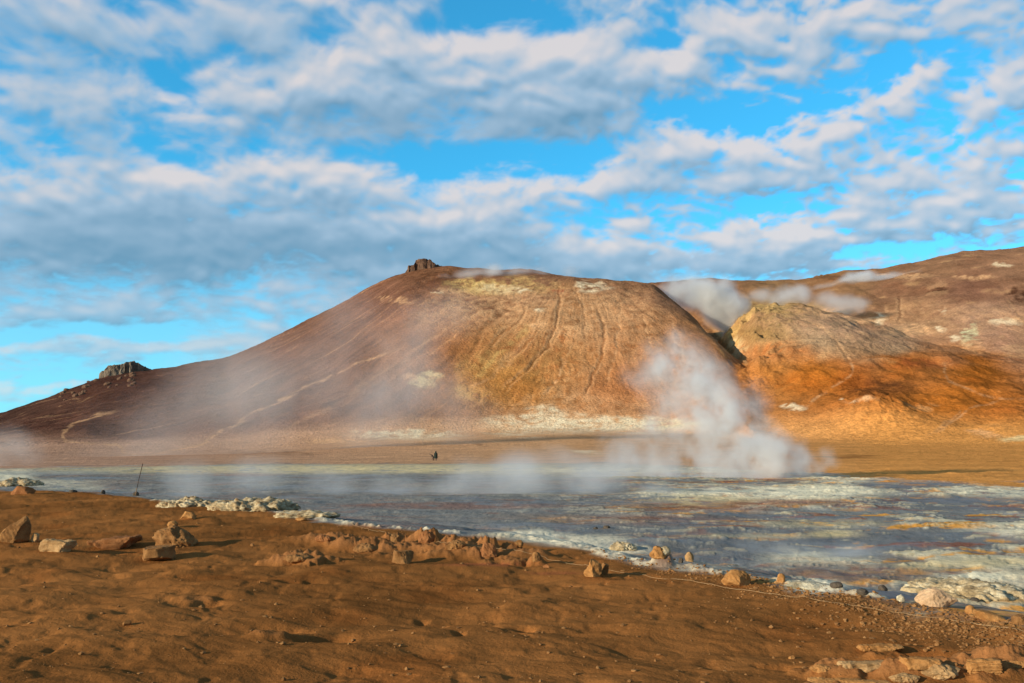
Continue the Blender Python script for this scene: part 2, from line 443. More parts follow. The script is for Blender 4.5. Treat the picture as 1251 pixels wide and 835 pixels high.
CRUST = [([at_plane(*p) for p in ((590, 654), (640, 655), (680, 661), (715, 669), (745, 677), (775, 685), (800, 690))], 0.30), ([at_plane(*p) for p in ((830, 691), (860, 697), (890, 702))], 0.16), ([at_plane(*p) for p in ((960, 712), (990, 716), (1020, 723), (1050, 730))], 0.16),
         ([at_plane(*p) for p in ((195, 613), (260, 619), (330, 624), (390, 633), (430, 639))], 0.26), ([at_plane(*p) for p in ((440, 640), (500, 646), (560, 651))], 0.10)]
HOLLOWS = []
def hollow(X, Y, wpx, depth, asp=0.5):
    x, y = at_plane(X, Y); d = math.hypot(x, y); w = wpx * d / F_PX / 2
    HOLLOWS.append((x, y, w, max(w * asp, 0.1), depth))
for a in [(345, 765, 90, 0.11, 0.5), (395, 778, 70, 0.09, 0.6), (385, 712, 50, 0.08, 0.6), (515, 752, 18, 0.07, 1.2), (535, 762, 20, 0.08, 1.2), (640, 766, 26, 0.08, 1.0),
          (560, 775, 14, 0.05, 1), (950, 808, 60, 0.10, 0.5), (1150, 798, 160, 0.14, 0.4), (410, 775, 30, 0.05, 1), (690, 715, 34, 0.05, 0.6), (610, 712, 22, 0.05, 0.7),
          (1010, 757, 60, 0.04, 0.4), (130, 745, 26, 0.04, .8), (250, 735, 30, 0.05, .7)]:
    hollow(*a)
def near_features(x, y):
    dz = np.zeros(x.shape)
    r = np.hypot(x, y); m = (r > 4) & (r < 32) & (y > 0)
    xs, ys = x[m], y[m]
    jag = ridged(xs / 0.35, ys / 0.35, 3, 201)
    jg2 = fbm(xs / 0.12, ys / 0.12, 3, 203)
    d = np.zeros(xs.shape); top = np.zeros(xs.shape)
    for (cx, cy_, sx, sy, rot, h, ro) in LUMPS:
        wx = xs + fbm(xs / (sx * 0.8 + .1), ys / (sx * 0.8 + .1), 2, 205) * sx * 0.55
        g = ring(wx, ys, cx, cy_, sx, sy)
        g = smooth(0.12, 0.85, g)
        d = np.maximum(d, h * g * (1 - 0.45 * ro + ro * (0.55 * jag + 0.25 * jg2)))
    bx = xs + fbm(xs / 0.5, ys / 0.5, 3, 211) * 0.35; by = ys + fbm(xs / 0.5, ys / 0.5, 3, 213) * 0.35
    for pts, wd, hh in BANKS:
        dd, tt_ = seg_dist(bx, by, pts)
        g = smooth(wd, wd * 0.25, dd) * smooth(0, 0.1, tt_) * smooth(1, 0.95, tt_)
        d = np.maximum(d, hh * g * (0.34 + 0.28 * np.clip(jag, 0, 1) + 0.25 * jg2 + 0.35 * fbm(xs / 1.2, ys / 1.2, 2, 215)))
    for pts, wd in CRUST:
        dd, tt_ = seg_dist(bx, by, pts)
        d = np.maximum(d, 0.05 * smooth(wd, wd * 0.2, dd) * np.clip(0.6 + 0.6 * jg2 + 0.5 * jag, 0, 2))
    for (cx, cy_, sx, sy, dp) in HOLLOWS:
        wx = xs + fbm(xs / (sx * 0.6 + .1), ys / (sx * 0.6 + .1), 2, 207) * sx * 0.7
        d = d - dp * 0.8 * smooth(0.0, 1.0, ring(wx, ys, cx, cy_, sx, sy))
    dz[m] = d
    return dz

def surf(x, y):
    """height of the finished ground at a point"""
    x = np.atleast_1d(np.asarray(x, float)); y = np.atleast_1d(np.asarray(y, float))
    return land(x, y)['z'] + near_features(x, y)

def on_ground(X, Y):
    """point of the ground seen at a place of the photograph"""
    dx, dy, dz = (float(v) for v in pix_dir(X, Y))
    n = math.hypot(dx, dy)
    ts = np.exp(np.linspace(math.log(4.5), math.log(300), 1500)) / n
    h = surf(dx * ts, dy * ts)
    below = np.nonzero(CAM_Z + dz * ts < h)[0]
    t = ts[below[0]] if len(below) else ts[-1]
    return dx * t, dy * t, float(surf(dx * t, dy * t)[0])

# ------------------------------------------------------------------ grid
half = math.radians(33.5)
a_mid = np.linspace(-half, half, 1180)
a_l = -half - np.cumsum(np.concatenate([np.full(30, math.radians(0.35)), np.full(20, math.radians(1.2)), np.full(28, math.radians(4.0))]))
a_l = a_l[a_l > -math.pi]
AZ = np.concatenate([[-math.pi], a_l[::-1], a_mid, -a_l, [math.pi]])
rows = [np.array([0.25, 1, 2, 3, 4])]
dep = np.linspace(1.7 / 4.6, 1.7 / 33, 480)
rows.append(1.7 / dep)
rows.append(np.exp(np.linspace(math.log(33), math.log(150), 250))[1:])
rows.append(np.linspace(150, 300, 90)[1:])
rows.append(np.linspace(300, 640, 380)[1:])
rows.append(np.linspace(640, 1000, 170)[1:])
rows.append(np.exp(np.linspace(math.log(1000), math.log(6000), 30))[1:])
R = np.concatenate(rows)
NR, NA = len(R), len(AZ)
A2, R2 = np.meshgrid(AZ, R)
X2 = (R2 * np.sin(A2)).ravel(); Y2 = (R2 * np.cos(A2)).ravel()
ld = land(X2, Y2)
Z2 = ld['z'] + near_features(X2, Y2)
PX, PY = to_pix(X2, Y2, Z2)
front = (Y2 > 1)
PX = np.where(front, PX, -9e3).astype(np.float32); PY = np.where(front, PY, 9e3).astype(np.float32)
r1, hill1, mud1, sand1 = ld['r'], ld['hill'], ld['mud'], ld['sand']

# ------------------------------------------------------------------ ground colours (albedo, as the soil varies, plus cloud shade painted on the left hill)
OBS = [(-200, 520, 66, 46, 38), (0, 500, 66, 46, 38), (50, 530, 80, 54, 44), (150, 478, 70, 47, 40), (200, 505, 92, 62, 48), (300, 470, 92, 62, 48), (330, 520, 100, 66, 50), (400, 425, 104, 72, 56),  # left hill points are darkened to paint in a cloud's shade
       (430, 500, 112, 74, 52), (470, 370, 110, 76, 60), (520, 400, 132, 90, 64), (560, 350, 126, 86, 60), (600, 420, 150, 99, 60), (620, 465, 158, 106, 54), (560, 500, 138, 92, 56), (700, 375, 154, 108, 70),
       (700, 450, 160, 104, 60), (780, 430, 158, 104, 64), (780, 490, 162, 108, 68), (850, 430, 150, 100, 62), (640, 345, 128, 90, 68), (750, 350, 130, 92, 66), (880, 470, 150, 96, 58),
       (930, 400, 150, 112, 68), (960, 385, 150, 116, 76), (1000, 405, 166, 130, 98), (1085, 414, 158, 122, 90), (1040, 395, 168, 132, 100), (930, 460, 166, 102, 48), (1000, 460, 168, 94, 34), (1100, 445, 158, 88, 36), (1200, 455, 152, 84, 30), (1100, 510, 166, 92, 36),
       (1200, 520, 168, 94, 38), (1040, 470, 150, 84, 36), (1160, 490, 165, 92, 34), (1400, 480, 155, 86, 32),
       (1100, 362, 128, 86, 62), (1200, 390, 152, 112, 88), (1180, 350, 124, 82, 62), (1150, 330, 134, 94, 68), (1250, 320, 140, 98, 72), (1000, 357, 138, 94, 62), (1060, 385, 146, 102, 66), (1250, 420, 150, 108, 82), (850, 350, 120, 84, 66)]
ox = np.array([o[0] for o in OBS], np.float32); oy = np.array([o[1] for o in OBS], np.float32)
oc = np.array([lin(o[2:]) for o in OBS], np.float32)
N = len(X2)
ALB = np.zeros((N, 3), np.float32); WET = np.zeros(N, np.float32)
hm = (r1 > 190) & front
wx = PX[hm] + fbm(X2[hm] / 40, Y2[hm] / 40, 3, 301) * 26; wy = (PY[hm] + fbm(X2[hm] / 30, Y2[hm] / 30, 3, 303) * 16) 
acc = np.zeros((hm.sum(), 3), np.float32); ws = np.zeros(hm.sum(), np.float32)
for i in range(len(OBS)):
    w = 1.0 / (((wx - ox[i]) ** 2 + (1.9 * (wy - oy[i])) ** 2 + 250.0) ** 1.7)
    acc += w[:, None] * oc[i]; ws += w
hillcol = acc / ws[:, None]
HILL_K = 1.02
xh, yh = X2[hm], Y2[hm]
ax_, ay_ = xh - APEX[0], yh - APEX[1]
phi = np.arctan2(ax_, -ay_); rad = np.hypot(ax_, ay_)
wob = fbm(xh / 60, yh / 60, 3, 311) * 0.10
stk = fbm((phi + wob) * 38, rad / 90, 4, 313)
stk2 = fbm((phi + wob * .5) * 110, rad / 60, 3, 317)
mot = fbm(xh / 22, yh / 22, 5, 319)
isM = ld['main'][hm]
v = 1 + np.where(isM, 0.46, 0.14) * stk + np.where(isM, 0.30, 0.06) * stk2 + 0.30 * mot
hillcol = hillcol * v[:, None]
redm = smooth(0.1, 0.6, fbm(xh / 34 + 7, yh / 34, 4, 331))[:, None] * 0.35
rg = smooth(880, 960, PX[hm])[:, None]
hillcol = hillcol * (1 + rg * np.array([-0.04, 0.06, 0.10], np.float32))
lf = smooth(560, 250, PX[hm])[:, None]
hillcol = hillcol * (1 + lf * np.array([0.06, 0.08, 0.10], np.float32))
hillcol = hillcol * (1 - redm) + redm * hillcol * np.array([1.05, 0.80, 0.70], np.float32)
pal = smooth(0.30, 0.62, np.where(isM, stk * 0.7 + stk2 * 0.6, mot * 1.1))[:, None] * 0.40
hillcol = hillcol * (1 - pal) + pal * np.array(lin((196, 154, 106)), np.float32)
# the orange plain before the foot
pl = (1 - hill1[hm]) * 1.0
orx = smooth(250, 1050, PX[hm])
plaincol = np.stack([np.interp(PX[hm], (200, 700, 1080), [lin(c)[k] for c in ((138, 104, 84), (156, 114, 80), (164, 108, 56))]) for k in range(3)], 1).astype(np.float32)
band = fbm(xh / 120, yh / 14, 4, 341)
plaincol = plaincol * (1 + 0.13 * band + 0.12 * fbm(xh / 12, yh / 6, 3, 343))[:, None]
wpl = smooth(0, 1, pl)[:, None]
hillcol = hillcol * (1 - wpl) + plaincol * wpl * 1.75
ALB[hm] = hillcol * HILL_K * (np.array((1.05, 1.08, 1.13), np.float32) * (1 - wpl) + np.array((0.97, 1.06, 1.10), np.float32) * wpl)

def paint(mask_idx, m, col, k=HILL_K):
    c = np.array(lin(col), np.float32) * k
    ALB[mask_idx] = ALB[mask_idx] * (1 - m[:, None]) + c * m[:, None]

# pale and dark patches of altered ground
hidx = np.nonzero(hm)[0]
nz = fbm(xh / 5, yh / 5, 4, 351); nzb = fbm(xh / 16, yh / 16, 3, 353)
hx = PX[hm] + nzb * 16 + nz * 9; hy = PY[hm] + nzb * 6 + nz * 5
PATCH = [(650, 440, 70, 50, 'Y', .16), (592, 465, 34, 30, 'Y', .26), (575, 480, 22, 8, 'Y', .35), (760, 400, 70, 50, 'P', .34), (690, 385, 90, 34, 'P', .40), (605, 372, 70, 20, 'P', .45), (830, 470, 50, 40, 'P', .30), (560, 390, 50, 22, 'P', .30), (720, 470, 50, 26, 'P', .28), (620, 350, 60, 10, 'Y', .5), (515, 338, 34, 9, 'D', .5), (150, 466, 45, 12, 'D', .45), (700, 497, 120, 14, 'P', .35), (560, 524, 110, 10, 'P', .3), (1000, 392, 90, 16, 'K', .35), (1090, 412, 70, 14, 'K', .3), (960, 430, 60, 14, 'P', .2), (1200, 400, 70, 26, 'P', .28), (1120, 380, 50, 16, 'P', .22), (590, 352, 34, 8, 'Y', .75), (612, 354, 26, 6, 'W', .5), (570, 348, 20, 6, 'Y', .5), (643, 357, 9, 3, 'W', .9), (718, 352, 13, 6, 'W', .9), (735, 349, 8, 3, 'W', .7), (662, 379, 7, 3, 'W', .8), (660, 398, 8, 5, 'P', .7), (515, 467, 16, 6, 'C', .9),
         (530, 458, 8, 4, 'C', .8), (503, 462, 8, 4, 'P', .7), (536, 358, 8, 2, 'W', .7), (488, 368, 16, 4, 'P', .5), (555, 356, 20, 4, 'P', .5), (672, 505, 18, 8, 'W', .9), (648, 513, 16, 4, 'W', .8), (690, 519, 85, 10, 'W', 1.0),
         (790, 520, 72, 9, 'W', 1.0), (835, 519, 30, 4, 'C', .8), (630, 531, 30, 3, 'W', .7), (500, 532, 60, 6, 'W', .95), (450, 538, 55, 2.5, 'P', .7), (415, 541, 40, 2, 'P', .6),
         (970, 498, 12, 3, 'W', .9), (1058, 488, 14, 3, 'P', .8), (1040, 490, 10, 2, 'W', .6), (1240, 536, 22, 5, 'C', .8), (1205, 530, 18, 4, 'P', .5), (893, 412, 9, 22, 'Y', .55), (908, 386, 9, 8, 'Y', .5), (905, 428, 8, 14, 'C', .5),
         (935, 376, 25, 5, 'Y', .4), (1000, 380, 34, 3, 'P', .6), (1075, 391, 8, 7, 'W', .8), (1120, 405, 34, 5, 'P', .75), (1050, 392, 25, 3, 'P', .7), (1186, 408, 6, 14, 'G', .85), (1170, 415, 8, 4, 'W', .8), (1230, 395, 16, 4, 'W', .7),
         (1150, 403, 5, 3, 'W', .8), (1150, 379, 5, 3, 'W', .8), (1225, 324, 9, 3, 'W', .7), (1190, 339, 24, 3, 'P', .7), (1105, 338, 34, 3, 'P', .7), (1222, 415, 26, 14, 'K', .5), (1240, 430, 20, 8, 'P', .4), (1195, 425, 14, 8, 'P', .4),
         (1075, 473, 42, 9, 'D', .75), (1050, 480, 20, 5, 'D', .5), (1247, 362, 14, 10, 'D', .9), (1145, 355, 18, 4, 'D', .7), (1125, 345, 22, 3, 'D', .4), (680, 355, 6, 3, 'R', .7), (690, 358, 5, 3, 'R', .6), (595, 395, 8, 5, 'D', .4), (540, 346, 22, 10, 'D', .4), (140, 490, 40, 14, 'D', .5),
         (95, 478, 30, 8, 'D', .4), (1120, 445, 50, 6, 'R', .35), (960, 430, 40, 10, 'O', .5), (1000, 470, 60, 12, 'O', .4), (610, 470, 40, 20, 'O', .4), (760, 470, 40, 20, 'O', .35), (1018, 340, 34, 4, 'D', .5), (700, 405, 30, 6, 'P', .3), (860, 535, 70, 5, 'P', .5), (1040, 560, 36, 5, 'D', .5), (640, 545, 40, 3, 'P', .35), (590, 545, 6, 1.2, 'D', .5), (720, 553, 16, 2, 'W', .7), (345, 555, 60, 2.0, 'D', .45)]
PC = {'W': (214, 196, 164), 'C': (214, 190, 140), 'Y': (206, 172, 108), 'P': (204, 160, 118), 'D': (66, 40, 28), 'R': (138, 62, 44), 'G': (196, 190, 150), 'K': (176, 130, 108), 'O': (172, 92, 30)}
for (X, Y, rx, ry, c, s_) in PATCH:
    m = px_blob(hx, hy, X, Y, rx, ry, 0.5)
    m = m * np.clip(0.70 + 1.3 * nz + 0.5 * nzb, 0, 1) * s_
    paint(hidx, m, PC[c], HILL_K * (1.12 if c in 'WCYPG' else 1.0))
# tracks and runnels: pale worn lines, and gullies cut into the slope
LINES = [([(150, 500), (125, 506), (90, 518), (75, 528), (80, 540), (110, 543), (142, 543), (151, 549), (149, 558)], 2.4, 'P', .75, 0),
         ([(500, 420), (430, 448), (350, 485), (280, 522), (240, 545), (190, 554), (140, 558)], 2.2, 'P', .70, 0), ([(560, 390), (470, 455), (400, 500), (330, 535)], 3, 'P', .25, 0),
         ([(642, 373), (634, 390), (612, 412), (598, 426)], 2.2, 'D', .6, -1.2), ([(681, 340), (684, 375), (678, 400), (668, 425), (655, 440), (630, 465), (610, 483)], 2.0, 'D', .75, -1.6),
         ([(722, 362), (737, 395), (738, 420), (730, 445), (722, 470), (715, 490)], 2.0, 'D', .7, -1.5), ([(756, 368), (757, 395), (752, 430), (745, 455), (738, 475)], 2.2, 'P', .6, -0.8),
         ([(783, 380), (792, 410), (796, 424)], 1.8, 'P', .6, -0.7), ([(710, 380), (700, 420), (680, 460), (660, 490)], 2, 'P', .45, -.5), ([(690, 430), (678, 465), (668, 485)], 1.6, 'P', .5, -.5), ([(650, 395), (615, 430), (575, 470)], 4, 'Y', .5, 0), ([(640, 420), (600, 460), (570, 478)], 3, 'P', .4, -.4),
         ([(700, 345), (712, 380), (716, 420)], 1.6, 'D', .35, -.6), ([(820, 385), (832, 420), (836, 450)], 1.8, 'P', .4, -.5), ([(670, 380), (650, 410), (610, 450)], 2.2, 'D', .3, -.8),
         ([(850, 388), (870, 406), (890, 425), (907, 443)], 4.0, 'D', .8, -3.0), ([(930, 378), (985, 392), (1006, 401), (1020, 415), (1030, 430), (1043, 448), (1040, 460), (1005, 480), (985, 495), (955, 500)], 2.0, 'P', .6, -.5),
         ([(1018, 412), (1030, 430), (1038, 443)], 1.6, 'D', .6, -.9), ([(1152, 438), (1158, 465), (1200, 483), (1225, 487), (1260, 489)], 2.0, 'P', .5, 0), ([(1225, 487), (1185, 500), (1165, 515), (1130, 535)], 2.0, 'P', .45, 0), ([(1176, 502), (1165, 514), (1140, 530)], 1.4, 'D', .4, -.4),
         ([(1098, 362), (1100, 378), (1096, 395)], 2.2, 'D', .6, -1.2), ([(1080, 370), (1085, 385), (1074, 400)], 3, 'P', .4, -.6), ([(1130, 355), (1160, 352)], 3, 'D', .5, -1), ([(1230, 365), (1245, 385), (1262, 395)], 2, 'P', .5, -.5)]
dzl = np.zeros(len(hidx))
gate = PX[hm] < 1400
for (pts, w, c, s_, dz_) in LINES:
    x0, x1 = min(p[0] for p in pts) - 25, max(p[0] for p in pts) + 25
    y0, y1 = min(p[1] for p in pts) - 25, max(p[1] for p in pts) + 25
    sub = (PX[hm] > x0) & (PX[hm] < x1) & (PY[hm] > y0) & (PY[hm] < y1)
    if not sub.any(): continue
    d, t = seg_dist(PX[hm][sub] + nzb[sub] * 5 + nz[sub] * 2.5, PY[hm][sub] + nzb[sub] * 4, pts)
    fade = smooth(0, 0.12, t) * smooth(1, 0.85, t)
    m = smooth(w * 1.1, w * 0.2, d) * s_ * 0.8 * fade * np.clip(0.7 + nz[sub] * 1.8, 0.0, 1)
    paint(hidx[sub], m, PC[c])
    if c == 'D':
        m2 = smooth(w * 3.2, w * 1.2, d) * 0.3 * fade
        paint(hidx[sub], m2 * (d > w * 0.8), PC['P'])
    dzl[sub] += 0.30 * dz_ * smooth(w * 2.0, 0, d) * fade
Z2[hidx] += dzl

# the mud flat: grey mud, pale sinter, rust and ochre crusts
mm_ = (r1 > 5) & (r1 <= 200)
mi = np.nonzero(mm_)[0]
xm, ym = X2[mi], Y2[mi]; px_, py_ = PX[mi], PY[mi]
n1 = fbm(xm / 6, ym / 5, 6, 401, 0.64); n2 = fbm(xm / 1.5 + 5, ym / 1.3, 5, 403, 0.68); n3 = fbm(xm / 16 + 3, ym / 11, 4, 405); n4 = fbm(xm / 1.1, ym / 1.1, 3, 407); rel = ld['rel'][mi]
mudc = np.array(lin((124, 124, 121)), np.float32)[None] * np.ones((len(mi), 1), np.float32)
mudc = mudc * (1 + (0.35 + 0.4 * smooth(500, 1000, px_)) * n1 + (0.2 + 0.25 * smooth(500, 1000, px_)) * n2)[:, None]
right = smooth(560, 1000, px_)
def mixin(m, col, k=1.0):
    global mudc
    c = np.array(lin(col), np.float32) * k
    m = np.clip(m, 0, 1)[:, None]
    mudc = mudc * (1 - m) + c * m
mixin(smooth(0.02, 0.35, n3) * (0.15 + 0.6 * right), (158, 116, 74))
mixin(smooth(0.14, 0.28, fbm(xm / 5 + 31, ym / 2.8, 5, 411, 0.66)) * (0.25 + 0.55 * right), (146, 84, 54))
crm = smooth(0.13, 0.24, n2 * .6 + rel * .7 + n1 * .3)
mixin(crm * (0.10 + 0.72 * right), (204, 194, 164), 1.0)
mixin(smooth(0.16, 0.30, fbm(xm / 3.5 + 77, ym / 2.0, 5, 419, 0.66)) * (0.08 + 0.85 * right), (214, 150, 66))
cr2 = smooth(0.22, 0.30, fbm(xm / 2.2 + 11, ym / 1.2, 5, 413, 0.66))
mixin(cr2 * (0.05 + 0.65 * right), (212, 194, 152))
wet = smooth(0.0, -0.35, n1 + 0.3 * n2) * 0.75
# placed deposits (where they lie on the flat)
jx = px_ + n2 * 14 + n1 * 10; jy = py_ + n2 * 2.0 + n4 * 1.0
FL = [(1045, 574, 46, 5, 'M', .8), (1075, 568, 30, 3, 'M', .5), (930, 603, 130, 9, 'W', .85), (1010, 600, 60, 6, 'W', .9), (1075, 584, 75, 7, 'W', .8), (1130, 580, 60, 3, 'W', .7), (860, 612, 60, 6, 'C', .6), (1220, 602, 70, 9, 'W', .8), (1170, 577, 60, 2, 'W', .6), (1190, 586, 90, 3.5, 'O', .9), (1140, 583, 50, 2, 'O', .8), (1100, 592, 50, 5, 'M', .8), (1180, 611, 90, 5, 'M', .85), (1240, 620, 50, 3, 'R', .7), (1150, 622, 120, 4, 'M', .4),
      (960, 615, 90, 4, 'R', .6), (880, 622, 70, 4, 'R', .45), (1000, 624, 120, 4, 'B', .5), (1240, 648, 60, 6, 'W', .7), (975, 682, 46, 10, 'W', .6), (1040, 690, 34, 9, 'W', .6), (1125, 692, 36, 5, 'C', .7), (1190, 715, 70, 14, 'W', .85), (1215, 690, 50, 6, 'C', .55), (1230, 735, 40, 6, 'P', .5), (1000, 718, 36, 9, 'X', .95), (710, 660, 75, 6, 'X', .75), (745, 672, 50, 6, 'X', .8), (650, 652, 45, 3, 'X', .6), (800, 690, 40, 5, 'X', .5), (850, 696, 45, 4, 'X', .6),
      (1080, 726, 120, 8, 'M', .8), (820, 690, 60, 12, 'M', .4), (1020, 700, 130, 10, 'M', .55), (880, 680, 70, 12, 'M', .5), (900, 655, 120, 10, 'M', .5), (1050, 660, 90, 8, 'M', .45), (820, 636, 120, 6, 'R', .3), (1000, 640, 80, 5, 'C', .4), (1020, 652, 30, 4, 'C', .7), (940, 655, 100, 3, 'C', .4), (560, 618, 120, 4, 'R', .4), (300, 580, 40, 2.0, 'R', .6), (250, 577, 60, 1.6, 'R', .35),
      (310, 574, 330, 5, 'C', .6), (560, 572, 260, 6, 'C', .55), (140, 567, 40, 2, 'W', .8), (700, 578, 120, 5, 'C', .4), (820, 575, 140, 3, 'W', .5), (15, 582, 26, 9, 'W', .8), (60, 590, 50, 4, 'W', .5), (90, 596, 40, 3, 'W', .4), (40, 578, 60, 2, 'B', .5), (100, 577, 40, 2.5, 'B', .4)]
MC = {'W': (236, 226, 194), 'C': (226, 204, 152), 'O': (214, 134, 44), 'M': (84, 82, 82), 'R': (146, 82, 54), 'B': (150, 156, 152), 'P': (216, 172, 112), 'X': (240, 230, 200)}
for (X, Y, rx, ry, c, s_) in FL:
    m = px_blob(jx, jy, X, Y, rx, ry, 0.55) * s_ * smooth(0.15, 0.65, 0.62 + 0.9 * n2 + 0.7 * n1)
    mixin(m, MC[c]); wet = wet * (1 - m) + (m * 0.95 if c == 'M' else 0)
MUD_K = 1.0
Z2[mi] += mud1[mi] * (0.040 * crm + 0.028 * cr2 + 0.03 * n2) * (0.35 + 0.65 * right)
# the far rim of the flat turns to orange earth
rim_r = np.interp(ld['az'][mi], pix_azel([-300, 0, 300, 560, 760, 900, 1000, 1080, 1251, 1500], [560] * 10)[0], [120, 132, 150, 150, 150, 120, 100, 82, 74, 70])
pe = smooth(-7, 7, r1[mi] - rim_r + n1 * 26 + n2 * 8)[:, None]
px_o = smooth(250, 1050, px_)[:, None]
earth = np.stack([np.interp(px_, (200, 700, 1080), [lin(c)[k] for c in ((138, 104, 84), (156, 114, 80), (164, 108, 56))]) for k in range(3)], 1).astype(np.float32) * 1.75 * HILL_K * np.array((0.97, 1.06, 1.10), np.float32)
earth = earth * (1 + 0.22 * fbm(xm / 40, ym / 6, 4, 421))[:, None]
tmp = mudc * MUD_K * (1 - pe) + earth * pe
wet = wet * (1 - pe[:, 0])
blend = smooth(185, 200, r1[mi])[:, None] * front[mi][:, None]
ALB[mi] = tmp * (1 - blend) + np.where(hm[mi][:, None], ALB[mi], tmp) * blend
WET[mi] = wet
# the sand of the near mound
SAND_K = 1.0
si = np.nonzero((r1 < 60) & (sand1 > 0.001))[0]
xs, ys = X2[si], Y2[si]
s1 = fbm(xs / 4, ys / 4, 4, 501); s2 = fbm(xs / 0.7, ys / 0.7, 4, 503); s3 = fbm(xs / 1.8 + 4, ys / 1.8, 3, 505)
sc_ = np.array((0.262, 0.106, 0.031), np.float32) * SAND_K * (1 + 0.50 * s1 + 0.16 * s2)[:, None]
rd = (smooth(0.1, 0.5, s3) * 0.4)[:, None]
sc_ = sc_ * (1 - rd) + rd * sc_ * np.array((1.0, 0.78, 0.62), np.float32)
rx_ = smooth(0, 0.10, near_features(xs, ys))[:, None] * 0.6
sc_ = sc_ * (1 - rx_) + rx_ * np.array((0.33, 0.145, 0.055), np.float32)
fg = (smooth(820, 832, PY[si]) * smooth(990, 1050, PX[si]) + 0)[:, None] * 0.0
sw_ = sand1[si]
ck = px_blob(PX[si] + s2 * 14, PY[si] + s2 * 3, 1000, 717, 38, 10, .4) * .95 + px_blob(PX[si] + s2 * 12, PY[si] + s2 * 3, 720, 663, 60, 6, .5) * .8 + px_blob(PX[si] + s2 * 12, PY[si] + s2 * 3, 762, 676, 30, 6, .5) * .8 + px_blob(PX[si] + s2 * 12, PY[si] + s2 * 3, 850, 694, 40, 4, .5) * .6
ck = np.clip(ck, 0, 1)[:, None]
sc_ = sc_ * (1 - ck) + ck * np.array((0.62, 0.58, 0.46), np.float32)
rs = (px_blob(PX[si] + s2 * 20, PY[si] + s2 * 3, 600, 690, 60, 2, .5) * .6 + px_blob(PX[si] + s2 * 20, PY[si] + s2 * 3, 675, 700, 30, 2, .5) * .5)[:, None]
sc_ = sc_ * (1 - rs) + rs * np.array((0.30, 0.09, 0.04), np.float32)
bl = smooth(0.25, 0.75, sw_ + 0.25 * s2)[:, None]
ALB[si] = ALB[si] * (1 - bl) + sc_ * bl
WET[si] = WET[si] * (1 - bl[:, 0])
ci = np.nonzero((r1 < 60) & (r1 > 5) & front)[0]
xc, yc_ = X2[ci], Y2[ci]
cn = fbm(xc / 0.35, yc_ / 0.35, 4, 521); wb1 = fbm(xc / 0.5, yc_ / 0.5, 3, 211) * 0.35; wb2 = fbm(xc / 0.5, yc_ / 0.5, 3, 213) * 0.35
for pts, wd in CRUST:
    dd, _t = seg_dist(xc + wb1, yc_ + wb2, pts)
    m = (smooth(wd * 1.1, wd * 0.35, dd) * np.clip(0.55 + 1.6 * cn, 0, 1))[:, None]
    ALB[ci] = ALB[ci] * (1 - m) + m * np.array((0.66, 0.58, 0.41), np.float32)
    WET[ci] = WET[ci] * (1 - m[:, 0])
ALB[~front & (r1 > 60)] = np.array((0.20, 0.11, 0.06), np.float32)
ALB = np.clip(ALB, 0.01, 0.85)

# ------------------------------------------------------------------ materials
def new_mat(name):
    m = bpy.data.materials.new(name); m.use_nodes = True
    nt = m.node_tree; nt.nodes.clear()
    return m, nt

def N_(nt, typ, **kw):
    n = nt.nodes.new(typ)
    for k, v in kw.items():
        if k.startswith('i_'):
            key = k[2:]
            n.inputs[int(key) if key.isdigit() else key.replace('_', ' ')].default_value = v
        else:
            setattr(n, k, v)
    return n

def terrain_mat(name, scales, bump, bdist, wet=False):
    m, nt = new_mat(name); L = nt.links.new
    out = N_(nt, 'ShaderNodeOutputMaterial'); b = N_(nt, 'ShaderNodeBsdfPrincipled')
    at = N_(nt, 'ShaderNodeAttribute', attribute_name='soil'); at.attribute_type = 'GEOMETRY'
    tc = N_(nt, 'ShaderNodeTexCoord')
    col = at.outputs['Color']; hsum = None
    for (sc, amt) in scales:
        no = N_(nt, 'ShaderNodeTexNoise', i_Scale=sc, i_Detail=6.0, i_Roughness=0.62)
        L(tc.outputs['Object'], no.inputs['Vector'])
        mr = N_(nt, 'ShaderNodeMapRange', i_1=0.25, i_2=0.75, i_3=1 - amt, i_4=1 + amt)
        L(no.outputs['Fac'], mr.inputs[0])
        mx = N_(nt, 'ShaderNodeVectorMath', operation='SCALE')
        L(col, mx.inputs[0]); L(mr.outputs[0], mx.inputs['Scale'])
        col = mx.outputs[0]; hsum = no
    L(col, b.inputs['Base Color'])
    b.inputs['Specular IOR Level'].default_value = 0.0
    b.inputs['Roughness'].default_value = 0.95
    if wet:
        w = N_(nt, 'ShaderNodeAttribute', attribute_name='wet'); w.attribute_type = 'GEOMETRY'
        mr = N_(nt, 'ShaderNodeMapRange', i_1=0.0, i_2=1.0, i_3=0.92, i_4=0.34)
        L(w.outputs['Fac'], mr.inputs[0]); L(mr.outputs[0], b.inputs['Roughness'])
        m2 = N_(nt, 'ShaderNodeMapRange', i_1=0.0, i_2=1.0, i_3=0.0, i_4=0.4)
        L(w.outputs['Fac'], m2.inputs[0]); L(m2.outputs[0], b.inputs['Specular IOR Level'])
    bu = N_(nt, 'ShaderNodeBump', i_Strength=bump, i_Distance=bdist)
    L(hsum.outputs['Fac'], bu.inputs['Height']); L(bu.outputs[0], b.inputs['Normal'])
    L(b.outputs[0], out.inputs[0])
    return m

M_SAND = terrain_mat('ochre_sand', [(1.7, 0.16), (150.0, 0.22), (38.0, 0.20)], 0.6, 0.02)
M_MUD = terrain_mat('geothermal_mud', [(0.5, 0.22), (5.0, 0.24)], 0.5, 0.12, wet=True)
M_HILL = terrain_mat('rhyolite_slope', [(0.05, 0.14), (0.18, 0.18), (0.8, 0.30)], 0.9, 0.9)

